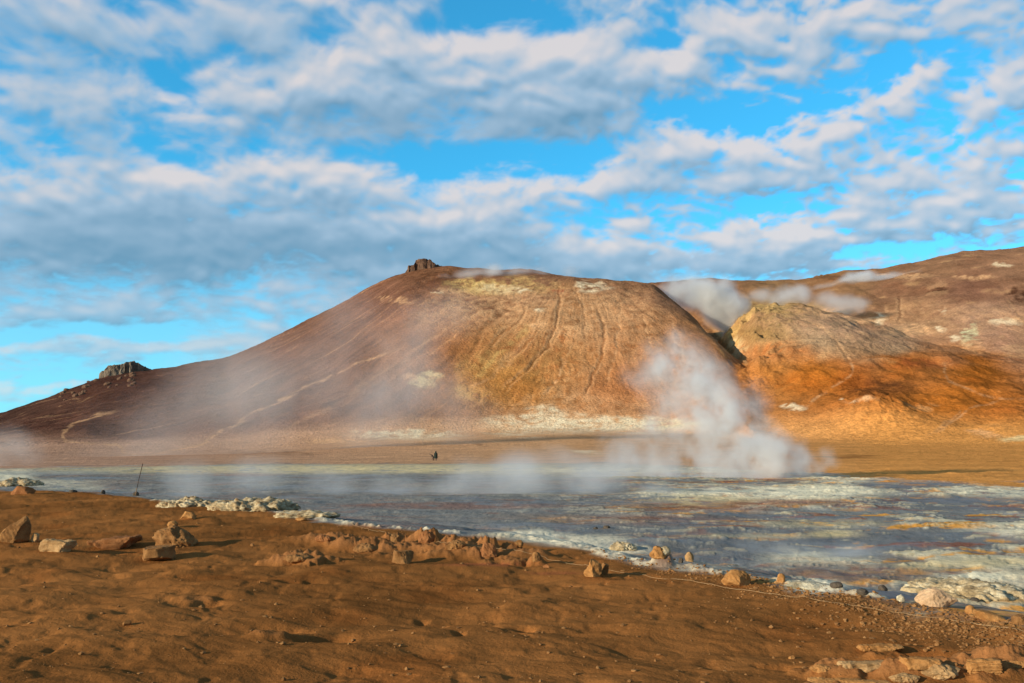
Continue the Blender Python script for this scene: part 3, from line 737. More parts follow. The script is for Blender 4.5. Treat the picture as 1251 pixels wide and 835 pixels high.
# ------------------------------------------------------------------ ground objects
def tag(o, label=None, cat=None, group=None, kind=None):
    if label: o['label'] = label
    if cat: o['category'] = cat
    if group: o['group'] = group
    if kind: o['kind'] = kind
    return o

V3 = np.stack([X2, Y2, Z2], 1).astype(np.float32)
ii, jj = np.meshgrid(np.arange(NR - 1), np.arange(NA - 1), indexing='ij')
q = (ii * NA + jj).ravel()
FACES = np.stack([q, q + 1, q + NA + 1, q + NA], 1)[:, ::-1]

def grid_mesh(name, faces, mat):
    used = np.unique(faces); mp = np.full(len(V3), -1, np.int64); mp[used] = np.arange(len(used))
    f = mp[faces]
    me = bpy.data.meshes.new(name)
    me.vertices.add(len(used)); me.vertices.foreach_set('co', V3[used].ravel())
    me.loops.add(f.size); me.loops.foreach_set('vertex_index', f.ravel().astype(np.int32))
    me.polygons.add(len(f))
    me.polygons.foreach_set('loop_start', (np.arange(len(f)) * 4).astype(np.int32))
    me.polygons.foreach_set('loop_total', np.full(len(f), 4, np.int32))
    me.polygons.foreach_set('use_smooth', np.ones(len(f), bool))
    a = me.attributes.new('soil', 'FLOAT_COLOR', 'POINT')
    c = np.ones((len(used), 4), np.float32); c[:, :3] = ALB[used]
    a.data.foreach_set('color', c.ravel())
    w = me.attributes.new('wet', 'FLOAT', 'POINT'); w.data.foreach_set('value', WET[used])
    me.update(calc_edges=True)
    me.materials.append(mat)
    o = bpy.data.objects.new(name, me); COL.objects.link(o)
    return o

fs = sand1[FACES].mean(1) ; fr = r1[FACES].mean(1); fh = hill1[FACES].mean(1)
is_sand = (fs > 0.5) & (fr < 60)
is_hill = (~is_sand) & (fr > 150)
is_mud = ~(is_sand | is_hill)
tag(grid_mesh('ground', FACES[is_sand], M_SAND), kind='structure')
tag(grid_mesh('mud_flat', FACES[is_mud], M_MUD), kind='structure')
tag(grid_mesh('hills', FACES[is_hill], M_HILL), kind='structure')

#@@OBJECTS@@
# ------------------------------------------------------------------ rocks
def noise3(P, s, seed, octv=4):
    x, y, z = P[:, 0] / s, P[:, 1] / s, P[:, 2] / s
    return (fbm(x + 0.7 * z, y - 0.4 * z, octv, seed) + fbm(y + 0.6 * x, z + 3.1, octv, seed + 3) + fbm(z - 0.5 * y, x + 7.7, octv, seed + 5)) * 0.58

def worley(P, s, seed):
    rng = np.random.RandomState(seed)
    lo, hi = P.min(0) - s, P.max(0) + s
    n = int(min(220, max(12, np.prod((hi - lo) / s) * 1.1)))
    c = lo + rng.rand(n, 3) * (hi - lo)
    d = np.sqrt(((P[:, None, :] - c[None]) ** 2).sum(2)); d.sort(1)
    return d[:, 0] / s, d[:, 1] / s

_ico = {}
def ico(sub):
    if sub not in _ico:
        bm = bmesh.new(); bmesh.ops.create_icosphere(bm, subdivisions=sub, radius=1.0)
        v = np.array([p.co[:] for p in bm.verts], np.float32); bm.verts.index_update()
        f = np.array([[p.index for p in q.verts] for q in bm.faces], np.int32); bm.free()
        _ico[sub] = (v, f)
    return _ico[sub]

def mesh_obj(name, V, F, mat, parent=None, smooth_=True):
    me = bpy.data.meshes.new(name)
    me.from_pydata([tuple(map(float, p)) for p in V], [], [tuple(map(int, p)) for p in F])
    if smooth_: me.polygons.foreach_set('use_smooth', np.ones(len(me.polygons), bool))
    me.update(); me.materials.append(mat)
    o = bpy.data.objects.new(name, me); COL.objects.link(o)
    if parent: o.parent = parent
    return o

def rock_mat(name, a, b, scale, bump=0.6, c=None):
    m, nt = new_mat(name); L = nt.links.new
    out = N_(nt, 'ShaderNodeOutputMaterial'); bs = N_(nt, 'ShaderNodeBsdfPrincipled'); tc = N_(nt, 'ShaderNodeTexCoord')
    n = N_(nt, 'ShaderNodeTexNoise', i_Scale=scale, i_Detail=8.0, i_Roughness=0.65); L(tc.outputs['Object'], n.inputs['Vector'])
    r = N_(nt, 'ShaderNodeValToRGB'); L(n.outputs['Fac'], r.inputs[0])
    r.color_ramp.elements[0].position = 0.34; r.color_ramp.elements[0].color = a + (1,)
    r.color_ramp.elements[1].position = 0.66; r.color_ramp.elements[1].color = b + (1,)
    if c:
        e = r.color_ramp.elements.new(0.5); e.color = c + (1,)
    n2 = N_(nt, 'ShaderNodeTexNoise', i_Scale=scale * 9, i_Detail=5.0, i_Roughness=0.7); L(tc.outputs['Object'], n2.inputs['Vector'])
    mr = N_(nt, 'ShaderNodeMapRange', i_1=0.3, i_2=0.7, i_3=0.78, i_4=1.22); L(n2.outputs['Fac'], mr.inputs[0])
    sc = N_(nt, 'ShaderNodeVectorMath', operation='SCALE'); L(r.outputs[0], sc.inputs[0]); L(mr.outputs[0], sc.inputs['Scale'])
    L(sc.outputs[0], bs.inputs['Base Color']); bs.inputs['Roughness'].default_value = 0.92; bs.inputs['Specular IOR Level'].default_value = 0.04
    bu = N_(nt, 'ShaderNodeBump', i_Strength=bump, i_Distance=0.08 / scale); L(n2.outputs['Fac'], bu.inputs['Height']); L(bu.outputs[0], bs.inputs['Normal'])
    L(bs.outputs[0], out.inputs[0])
    return m

RM = {
    'tan': rock_mat('tan_rock', (0.17, 0.078, 0.028), (0.34, 0.175, 0.066), 5.0),
    'pale': rock_mat('pale_rock', (0.28, 0.16, 0.068), (0.50, 0.31, 0.145), 5.0),
    'rust': rock_mat('rust_rock', (0.20, 0.08, 0.03), (0.34, 0.15, 0.058), 5.0),
    'orange': rock_mat('orange_rock', (0.28, 0.125, 0.038), (0.48, 0.245, 0.088), 5.0),
    'dark': rock_mat('dark_rock', (0.06, 0.05, 0.042), (0.14, 0.11, 0.08), 5.0),
    'pink': rock_mat('pinkish_rock', (0.50, 0.31, 0.17), (0.66, 0.45, 0.27), 4.0),
    'sinter': rock_mat('sinter_crust', (0.16, 0.12, 0.07), (0.66, 0.58, 0.40), 3.0, 0.9, (0.44, 0.34, 0.20)),
    'white': rock_mat('white_crust', (0.22, 0.17, 0.10), (0.72, 0.64, 0.46), 3.0, 0.9, (0.58, 0.51, 0.36)),
    'cliff': rock_mat('cliff_rock', (0.13, 0.10, 0.075), (0.27, 0.21, 0.155), 0.22),
    'crusty': rock_mat('dirty_crust', (0.17, 0.10, 0.05), (0.60, 0.51, 0.34), 5.5, 1.0, (0.40, 0.30, 0.17)),
    'darkcliff': rock_mat('brown_cliff_rock', (0.09, 0.05, 0.035), (0.19, 0.11, 0.07), 0.22),
}

def rock(name, label, X, Y, w, h, mat, seed, style='boulder', depth=0.8, cat='rock', group=None, sub=4, tilt=0.0, sink=0.22, rot=None):
    """a rock whose foot stands at (X, Y) of the photograph, w by h pixels large there"""
    x, y, z = on_ground(X, Y)
    if name == 'rock_slab' or (name in ('rock', 'boulder') and X < 900): w, h, sink = w * 0.84, h * 0.78, sink + 0.06
    m = math.hypot(x, y) / F_PX
    W, H, D = w * m / 2, h * m / (2 * (1 - sink)), w * m / 2 * depth
    rng = np.random.RandomState(seed)
    V, F = ico(sub); P = V.copy().astype(np.float64)
    if style in ('slab', 'block', 'layers', 'ledge'):
        e = 0.42 if style == 'block' else 0.5
        P = np.sign(P) * np.abs(P) ** e
        P /= np.maximum(np.abs(P).max(1, keepdims=True), 1e-6) ** 0.55
    ncut = {'boulder': 9, 'angular': 13, 'block': 6, 'slab': 6, 'layers': 5, 'lumpy': 16, 'crust': 0, 'ledge': 5, 'wedge': 12}[style]
    for k in range(ncut):
        n = rng.normal(size=3); n /= np.linalg.norm(n)
        d = rng.uniform(0.55, 0.85) if style in ('angular', 'wedge') else rng.uniform(0.68, 0.95)
        P -= np.maximum(P @ n - d, 0)[:, None] * n * 0.92
    if style == 'wedge':
        P[:, 0] *= 1 - 0.45 * np.clip(P[:, 2], 0, 1); P[:, 0] += 0.25 * np.clip(P[:, 2], 0, 1)
    P *= np.array([W, D, H]); mean = (W * D * H) ** (1 / 3)
    Nn = V.astype(np.float64)
    dsp = noise3(P + seed * 3.7, mean * 0.9, seed) * 0.16 + noise3(P + seed, mean * 0.3, seed + 1) * 0.07 + noise3(P, mean * 0.11, seed + 2, 2) * 0.03
    if style in ('lumpy', 'crust'):
        a, b = worley(P, mean * (0.75 if style == 'lumpy' else 0.55), seed + 9)
        if style == 'lumpy': dsp = dsp * 1.5 + np.clip(b - a, 0, 0.4) * 0.16 - 0.05
        else:
            rg = 1 - np.abs(noise3(P, mean * 0.5, seed + 12, 4)) * 2.2
            dsp = dsp * 2.4 + rg * 0.16 + np.clip(b - a, 0, 0.4) * 0.10 - 0.1
    if style == 'ledge':
        a, b = worley(P, mean * 0.9, seed + 9); dsp = dsp * 1.5 + np.clip(b - a, 0, 0.4) * 0.22 - 0.05
    if style == 'layers':
        q_ = P[:, 2] / (H * 0.30) + noise3(P, mean, seed + 4) * 0.5
        dsp = dsp + 0.13 * (np.abs((q_ % 1) - 0.5) * 2 - 0.5)
    P += Nn * dsp[:, None] * mean
    c_, s_ = math.cos(tilt), math.sin(tilt)
    P = np.stack([P[:, 0] * c_ + P[:, 2] * s_, P[:, 1], -P[:, 0] * s_ + P[:, 2] * c_], 1)
    sc_ = np.array([2 * W / np.ptp(P[:, 0]), 1, 2 * H / np.ptp(P[:, 2])]); P = P * sc_
    a = rng.uniform(-0.25, 0.25) if rot is None else rot
    P = np.stack([P[:, 0] * math.cos(a) - P[:, 1] * math.sin(a), P[:, 0] * math.sin(a) + P[:, 1] * math.cos(a), P[:, 2]], 1)
    P[:, 2] -= P[:, 2].min() + sink * 2 * H
    o = mesh_obj(name, P, F, RM[mat]); o.location = (x, y + D * 0.6, float(surf(x, y + D * 0.6)[0]))
    o.location.z = min(o.location.z, z + 0.03)
    if style in ('angular', 'block', 'wedge', 'boulder', 'slab', 'lumpy'):
        try: o.data.set_sharp_from_angle(angle=math.radians(32))
        except Exception: pass
    return tag(o, label, cat, group)

NR_ = 'rocks lying on the near sand mound'
rock('boulder', 'tall angular brown boulder standing at the left end of the row of rocks', 12, 664, 36, 35, 'tan', 3, 'wedge', 0.9, 'rock', NR_, 5, 0.12)
rock('rock', 'small rounded pale stone at the end of the long pale slab', 42, 663, 11, 12, 'pale', 5, 'boulder', 0.9, 'rock', NR_)
rock('rock_slab', 'long pale block shaped slab beside the tall angular boulder', 68, 674, 46, 16, 'pale', 8, 'ledge', 0.4, 'rock', NR_, 5, 0.05, 0.2, -0.2)
rock('rock_slab', 'layered rusty slab with split edges and dark shaded front', 136, 670, 62, 17, 'rust', 11, 'ledge', 0.7, 'rock', NR_, 5, -0.10, 0.2, 0.1)
rock('rock', 'large lumpy brown clod broken into many knobs', 209, 669, 60, 30, 'tan', 15, 'lumpy', 0.7, 'rock', NR_, 5, 0.06)
rock('rock', 'low blocky brown rock in front of the large lumpy clod', 189, 687, 42, 19, 'tan', 21, 'block', 0.7, 'rock', NR_, 5, -0.05)
rock('rock', 'small round stone just behind the large lumpy clod', 210, 644, 14, 9, 'orange', 23, 'boulder', 0.8, 'rock', NR_)
rock('rock', 'light orange rock casting a long thin shadow below the pale crust mounds', 229, 635, 22, 11, 'orange', 27, 'angular', 0.8, 'rock', NR_)
rock('rock', 'rust coloured rock on the rim of the mound, left of the thin stake', 24, 604, 32, 11, 'rust', 31, 'angular', 0.7, 'rock', NR_)
rock('rock', 'dark squarish block with a pale lit face in front of the eroded ridge', 490, 689, 30, 18, 'tan', 37, 'block', 0.8, 'rock', NR_, 5)
rock('boulder', 'upright pale orange boulder split from a darker piece on the open sand', 724, 705, 27, 26, 'orange', 41, 'wedge', 0.8, 'rock', NR_, 5, -0.25)
rock('rock', 'darker brown piece leaning against the upright pale orange boulder', 739, 703, 14, 17, 'tan', 43, 'angular', 0.8, 'rock', NR_)
rock('rock', 'knobbly tan clod at the mud edge with a pale stone beside it', 806, 690, 26, 16, 'orange', 47, 'lumpy', 0.8, 'rock', NR_)
rock('rock', 'grey cream rock behind the knobbly tan clod at the mud edge', 812, 682, 20, 12, 'sinter', 49, 'boulder', 0.8, 'rock', NR_)
rock('rock', 'small upright pale knob standing on the mud edge', 843, 687, 13, 15, 'pale', 53, 'boulder', 0.8, 'rock', NR_)
rock('boulder', 'rounded orange boulder on the gravelly rim of the mound', 901, 717, 33, 18, 'orange', 57, 'boulder', 0.8, 'rock', NR_, 5)
rock('rock', 'little orange stone beside the white crust drift', 955, 712, 10, 9, 'orange', 59, 'boulder', 0.8, 'rock', NR_)
rock('boulder', 'smooth pale pink boulder at the edge of the dark mud', 1148, 742, 44, 20, 'pink', 61, 'boulder', 0.7, 'rock', NR_, 5)
rock('rock', 'tiny white stone on dark mud left of the pale pink boulder', 1101, 736, 9, 8, 'white', 63, 'angular', 0.8, 'rock', NR_)
rock('rock', 'tan stone right below the pale pink boulder', 1187, 751, 11, 9, 'orange', 67, 'boulder', 0.8, 'rock', NR_)
rock('rock', 'flat tan stone near the gravel rim, sloping to the right', 1212, 759, 30, 10, 'orange', 69, 'slab', 0.6, 'rock', NR_, 4, 0.2)
rock('rock', 'brown stone by the right end of the gravel rim', 1246, 763, 16, 9, 'tan', 71, 'angular', 0.8, 'rock', NR_)
rock('rock', 'small stone on open sand between lumpy clod and eroded ridge', 308, 668, 6, 4, 'tan', 73, 'boulder', 0.8, 'rock', NR_, 3)
rock('rock', 'small split stone on the bare sand below the row of rocks', 154, 766, 11, 7, 'tan', 75, 'angular', 0.8, 'rock', NR_, 3)
rock('rock', 'tan stone beside the trailing rope behind the eroded ridge', 367, 637, 16, 5, 'orange', 77, 'boulder', 0.8, 'rock', NR_, 3)

CG = 'clods on the eroded ridge'
for i, (lab, X, Y, w, h, st) in enumerate([
        ('crumbling clod at the left end of the eroded ridge', 395, 664, 34, 9, 'lumpy'), ('flat clod heap standing before the eroded ridge', 362, 689, 60, 11, 'lumpy'), ('broad clod on the left shoulder of the eroded ridge', 444, 675, 48, 12, 'lumpy'), ('tall knob in the middle of the eroded ridge', 520, 664, 34, 17, 'lumpy'),
        ('narrow knob left of the tall knob on the eroded ridge', 482, 662, 24, 14, 'lumpy'), ('rounded clod between the tall knob and the ridge end', 556, 671, 40, 13, 'lumpy'), ('steep clod with a shadowed end closing the eroded ridge', 597, 680, 34, 21, 'lumpy'), ('loose clod just beyond the steep end of the ridge', 634, 670, 18, 8, 'lumpy'),
        ('isolated crumbly lump right of the eroded ridge', 655, 690, 19, 12, 'lumpy'), ('low scrap of earth below the rope, right of the ridge', 668, 694, 14, 5, 'angular')]):
    rock('earth_clod', lab, X, Y, w * 0.62, h * 0.72, 'tan' if i % 3 else 'rust', 90 + i * 2, st, 0.8, 'clod', CG, 5 if w > 25 else 4, sink=0.38)

SG = 'pale crusts along the mud edge'
rock('sinter_mound', 'low pale crust mound nearest the thin leaning stake', 226, 619, 84, 12, 'crusty', 121, 'crust', 0.6, 'crust mound', SG, 6, sink=0.42)
rock('sinter_mound', 'larger white topped crust mound on the mound rim', 306, 625, 112, 17, 'crusty', 123, 'crust', 0.6, 'crust mound', SG, 6, sink=0.42)
rock('sinter_mound', 'greyish crust trailing off right of the white topped mound', 372, 633, 80, 8, 'crusty', 125, 'crust', 0.6, 'crust mound', SG, 5, sink=0.42)
rock('sinter_mound', 'cream crust hump at the far left edge of the mud flat', 14, 594, 52, 9, 'crusty', 127, 'crust', 0.8, 'crust mound', SG, 5, sink=0.42)
rock('sinter_mound', 'white drift of crust on the gravel rim beside dark mud', 996, 720, 66, 8, 'white', 129, 'boulder', 0.6, 'crust mound', SG, 5, 0.12, 0.45)
rock('sinter_mound', 'broad cream crust bank standing in the mud by the pale pink boulder', 1198, 733, 140, 16, 'sinter', 131, 'crust', 0.8, 'crust mound', SG, 6, 0, 0.45)
rock('sinter_mound', 'pale ridge of crust behind the upright pale orange boulder', 762, 673, 34, 10, 'sinter', 133, 'crust', 0.6, 'crust mound', SG, 5, 0, 0.35)

DG = 'dark stones in the grey mud'
for i, (lab, X, Y, w, h) in enumerate([
        ('dark stone left of the thin stake on the mound rim', 125, 604, 7, 6), ('dark stone at the foot of the thin leaning stake', 165, 606, 10, 6), ('flat dark stone on the rim, far left of the stake', 88, 602, 12, 4), ('dark wet rock beside the white drift of crust', 1023, 719, 20, 8),
        ('lone dark rock in blue mud beyond the white drift', 1080, 722, 14, 8), ('dark brown rock nearest the gravel under the white drift', 1055, 729, 18, 8), ('dark rock between pink boulder and cream crust bank', 1192, 738, 16, 8), ('greenish dark rock in mud above the rounded orange boulder', 903, 704, 22, 9),
        ('dark rock in mud beside the small upright pale knob', 832, 688, 8, 8), ('wider dark stone on mud above the pale crust edge', 741, 646, 12, 5), ('smaller dark stone on mud above the pale crust edge', 728, 647, 8, 4), ('dark lump of mud just left of the pink boulder', 1125, 740, 24, 5)]):
    rock('mud_stone', lab, X, Y, w * 0.75, h * 0.75, 'dark', 150 + i * 3, 'boulder', 0.8, 'stone', DG, 4, sink=0.3)

LG = 'crust slabs at the lower right'
for i, (lab, X, Y, w, h, mt, st, dp) in enumerate([
        ('flat orange ledge slab above the long pale ledge', 1078, 796, 62, 7, 'orange', 'ledge', .30), ('long pale ledge slab running along the bottom right', 1066, 818, 84, 9, 'pale', 'ledge', .28), ('shorter pale slab continuing the long pale ledge to its right', 1126, 820, 52, 10, 'orange', 'ledge', .4), ('rounded pale ledge lump below the shorter pale slab', 1152, 832, 58, 15, 'pale', 'lumpy', .5),
        ('broad tan slab below the long pale ledge', 1040, 836, 110, 8, 'orange', 'ledge', .25), ('streaked tilted ledge slab near the right frame edge', 1205, 822, 42, 13, 'orange', 'layers', .4), ('small tan slab at the far right of the pale ledge', 1242, 816, 28, 6, 'orange', 'ledge', .4), ('lumpy orange stone at the left tip of the long pale ledge', 1004, 821, 30, 8, 'orange', 'lumpy', .6),
        ('squat pale lump under the middle of the long pale ledge', 1108, 836, 40, 9, 'pale', 'lumpy', .5), ('small stone lying in the dark hollow left of the ledge', 968, 806, 9, 5, 'orange', 'boulder', .8)]):
    rock('rock_slab', lab, X, Y, w, h, mt, 200 + i * 3, st, dp, 'rock', LG, 6 if w > 60 else 5, 0.03 * (-1) ** i, 0.35, 0.0)

# ------------------------------------------------------------------ cliffs and boulders on the hills
def cliff(name, label, outline, dist, base_drop, mat, seed, thick=14, cat='rock outcrop', group='outcrops on the hill crests'):
    xs_ = [p[0] for p in outline]; X0, X1 = min(xs_), max(xs_)
    nu, nv = 90, 26
    u = np.linspace(X0, X1, nu); top = np.interp(u, xs_, [p[1] for p in outline])
    Xm = (X0 + X1) / 2; dx, dy, dz = (float(v) for v in pix_dir(Xm, 500)); az0 = math.atan2(dx, dy)
    m = dist / F_PX; wid = (X1 - X0) * m
    a, el = pix_azel(u, top)
    zt = CAM_Z + dist * el; zt = zt + fbm(u / 3.0, u * 0 + seed, 3, seed) * 1.2
    lat = (a - az0) * dist
    zb = float(min(zt[0], zt[-1])) - base_drop
    rows_ = []
    t = np.linspace(0, 1, nu); endp = np.sqrt(np.clip(1 - (2 * t - 1) ** 2, 0.04, 1))
    colm = np.round(lat / 3.3 + fbm(lat / 9, lat * 0, 2, seed + 1) * 1.5)
    step = (_h(colm, colm * 0, seed) - 0.5) * 4.2
    V = []
    for j in range(nv):
        s = j / (nv - 1)
        if s < 0.7:                       # front face, foot to top
            k = s / 0.7; z = zb + (zt - zb) * k; y = -thick * 0.5 * endp * (1.15 - 0.25 * k) + step * endp * smooth(0, 0.3, np.full(nu, k))
        elif s < 0.85:
            k = (s - 0.7) / 0.15; z = zt + 0 * u; y = thick * 0.5 * endp * (-0.9 + 1.8 * k)
        else:
            k = (s - 0.85) / 0.15; z = zt + (zb - zt) * k; y = thick * 0.5 * endp * (0.9 + 0.3 * k)
        P = np.stack([lat, y, z], 1); P[:, 1] += noise3(P, 5.0, seed + 2, 3) * 1.5; P[:, 0] += noise3(P, 4.0, seed + 4, 2) * 0.8
        V.append(P)
    V = np.concatenate(V)
    F = [(j * nu + i, j * nu + i + 1, ((j + 1) % nv) * nu + i + 1, ((j + 1) % nv) * nu + i) for j in range(nv) for i in range(nu - 1)]
    F.append(tuple(j * nu for j in range(nv))[::-1]); F.append(tuple(j * nu + nu - 1 for j in range(nv)))
    o = mesh_obj(name, V, F, RM[mat], smooth_=False)
    o.location = (dist * math.sin(az0), dist * math.cos(az0), 0); o.rotation_euler = (0, 0, -az0)
    return tag(o, label, cat, group)

def crest(X, L=MAIN): return float(np.interp(pix_azel(X, 500)[0], L[0], L[2]))
cliff('rock_outcrop', 'grey columnar cliff on the low left shoulder of the hill', [(120, 467), (121, 457), (127, 453), (133, 447), (147, 446), (156, 443), (164, 442), (172, 446), (180, 450), (188, 453)], crest(150) - 6, 8, 'cliff', 11, 16)
cliff('rock_outcrop', 'dark craggy block crowning the summit of the main hill', [(492, 338), (497, 331), (499, 326), (506, 325), (508, 319), (517, 318), (525, 319), (531, 324), (541, 327), (556, 331)], crest(515) - 6, 5, 'darkcliff', 13, 14)
cliff('rock_outcrop', 'flat topped brown block on the skyline of the right ridge', [(993, 344), (994, 338), (1003, 337), (1012, 338), (1026, 336), (1031, 342)], crest(1010, BACK) - 4, 4, 'darkcliff', 17, 12)
cliff('rock_outcrop', 'little knob midway up the right skyline ridge', [(1101, 329), (1104, 326), (1108, 327), (1111, 329)], crest(1105, BACK) - 4, 3, 'darkcliff', 19, 5)
cliff('rock_outcrop', 'dark knob near the upper right end of the skyline', [(1224, 308), (1226, 305), (1232, 305), (1236, 306), (1250, 306), (1262, 306)], crest(1235, BACK) - 4, 3, 'darkcliff', 23, 8)
rng = random.Random(5)
for i in range(26):
    X = rng.uniform(75, 165); az = float(pix_azel(X, 480)[0])
    r_ = crest(X) - rng.uniform(20, 190)
    x, y = r_ * math.sin(az), r_ * math.cos(az); z = float(surf(x, y)[0])
    V, F = ico(3); s_ = rng.uniform(1.0, 2.6)
    P = V * np.array([s_ * 1.2, s_, s_ * 0.8]); P = P + V * (noise3(P + i * 9, s_ * 0.8, i) * 0.4 * s_)[:, None]
    o = mesh_obj('hillside_boulder', P, F, RM['darkcliff'], smooth_=False); o.location = (x, y, z + s_ * 0.1)
    tag(o, 'dark boulder on the brown slope below the grey columnar cliff', 'boulder', 'boulders below the columnar cliff')

# ------------------------------------------------------------------ gravel on the rim (nobody could count it)
def gravel():
    rs = np.random.RandomState(77); V, F = ico(1)
    vs, fs_, n = [], [], 0
    eX = [p[0] for p in EDGE]; eY = [p[1] for p in EDGE]
    for i in range(6000):
        if i < 4300:
            X = 700 + 620 * rs.rand() ** 0.6; dY = abs(rs.normal(0, 1)) * (5 + 16 * min(1, max(0, (X - 780) / 300)))
            Y = np.interp(X, eX, eY) + dY - 1.5; k = rs.rand() ** 4
            s_ = 0.005 + 0.017 * k
        else:
            X = rs.uniform(-100, 1350); Y = np.interp(X, eX, eY) + 5 + rs.rand() ** 1.5 * 230; s_ = 0.005 + 0.018 * rs.rand() ** 5
        x, y = at_plane(X, Y)
        vs.append((x, y, s_, i))
    xy = np.array([(v[0], v[1]) for v in vs]); z = surf(xy[:, 0], xy[:, 1])
    VV, FF = [], []
    for k, (x, y, s_, i) in enumerate(vs):
        j = 1 + 0.35 * (rs.rand(len(V), 1) - 0.5) * 2
        P = V * j * np.array([s_ * rs.uniform(.8, 1.6), s_ * rs.uniform(.8, 1.4), s_ * rs.uniform(.5, 1.0)]) + np.array([x, y, z[k] + s_ * 0.2])
        VV.append(P); FF.append(F + k * len(V))
    o = mesh_obj('gravel', np.concatenate(VV), np.concatenate(FF), RM['tan'], smooth_=False)
    tag(o, 'loose orange gravel strewn along the rim of the sand mound', 'gravel', kind='stuff')
gravel()

# ------------------------------------------------------------------ stake, rope, people
def tube(pts, rad, n=8):
    V, F = [], []
    pts = [Vector(p) for p in pts]
    for i, p in enumerate(pts):
        t = (pts[min(i + 1, len(pts) - 1)] - pts[max(i - 1, 0)]).normalized()
        a = t.cross(Vector((0.3, 0.2, 1))).normalized(); b = t.cross(a)
        r_ = rad[i] if hasattr(rad, '__len__') else rad
        for k in range(n):
            w = 2 * math.pi * k / n; V.append(p + a * (math.cos(w) * r_) + b * (math.sin(w) * r_))
    for i in range(len(pts) - 1):
        for k in range(n):
            F.append((i * n + k, i * n + (k + 1) % n, (i + 1) * n + (k + 1) % n, (i + 1) * n + k))
    F.append(tuple(range(n))[::-1]); F.append(tuple((len(pts) - 1) * n + k for k in range(n)))
    return V, F

M_STAKE = rock_mat('weathered_stake', (0.045, 0.03, 0.025), (0.11, 0.07, 0.05), 9.0)
M_STAKEB = rock_mat('sandy_stake_foot', (0.20, 0.12, 0.06), (0.34, 0.20, 0.10), 9.0)
x, y, z = on_ground(165.0, 606.5); d = math.hypot(x, y); k = d / F_PX
st = bpy.data.objects.new('rope_stake', None); COL.objects.link(st); st.location = (x, y, z)
tag(st, 'thin dark stake leaning right on the rim of the mound', 'stake')
tip = Vector((6.5 * k, 0.03, 36 * k))
pts = [tip * t + Vector((0.006 * math.sin(t * 9), 0, 0)) for t in np.linspace(0.25, 1, 8)]
mesh_obj('shaft', *tube(pts, [0.020, .020, .0205, .0205, .021, .021, .022, .023]), M_STAKE, st)
mesh_obj('foot', *tube([tip * t for t in (-0.15, 0.0, 0.12, 0.255)], [0.018, 0.018, 0.018, 0.019]), M_STAKEB, st)

M_ROPE = rock_mat('worn_rope', (0.26, 0.16, 0.08), (0.42, 0.28, 0.15), 30.0)
rp = [(318, 613), (345, 619), (372, 624), (400, 631), (430, 641), (470, 651), (520, 660), (575, 667), (600, 669), (640, 675), (665, 682), (690, 688), (740, 698), (790, 704), (850, 712), (900, 721), (950, 727), (1000, 735), (1050, 742), (1100, 750), (1160, 758), (1210, 766), (1251, 773), (1330, 786), (1420, 800)]
g0 = [on_ground(X, Y) for X, Y in rp]; dense = []
tt = np.linspace(0, len(g0) - 1, 420)
gx = np.interp(tt, range(len(g0)), [p[0] for p in g0]); gy = np.interp(tt, range(len(g0)), [p[1] for p in g0])
gx = gx + 0.02 * np.sin(tt * 9); gz = surf(gx, gy)
kk = np.ones(9) / 9; gz2 = np.convolve(np.pad(gz, 4, 'edge'), kk, 'valid'); gz = np.maximum(gz + 0.006, gz2 + 0.004)
V, F = tube(list(zip(gx, gy, gz)), 0.0028, 6)
tag(mesh_obj('rope', V, F, M_ROPE), 'thin pale rope trailing along the sand rim above the mud', 'rope')

def skin_body(name, joints, bones, mat, parent=None):
    me = bpy.data.meshes.new(name); me.from_pydata([j[0] for j in joints], bones, []); me.materials.append(mat)
    o = bpy.data.objects.new(name, me); COL.objects.link(o)
    md = o.modifiers.new('skin', 'SKIN'); md.use_smooth_shade = True
    sv = me.skin_vertices[0].data
    for i, j in enumerate(joints):
        r_ = j[1]; sv[i].radius = r_ if isinstance(r_, tuple) else (r_, r_)
    sv[0].use_root = True
    s2 = o.modifiers.new('sub', 'SUBSURF'); s2.levels = 2; s2.render_levels = 2
    dg = bpy.context.evaluated_depsgraph_get()
    m2 = bpy.data.meshes.new_from_object(o.evaluated_get(dg)); o.modifiers.clear(); o.data = m2
    if not m2.materials: m2.materials.append(mat)
    if parent: o.parent = parent
    return o
M_CLOTH = rock_mat('dark_trousers', (0.02, 0.02, 0.024), (0.035, 0.035, 0.04), 6.0)
M_COAT = rock_mat('dark_green_coat', (0.022, 0.030, 0.026), (0.04, 0.05, 0.042), 6.0)
M_SKIN = rock_mat('skin', (0.40, 0.24, 0.17), (0.48, 0.30, 0.22), 6.0)
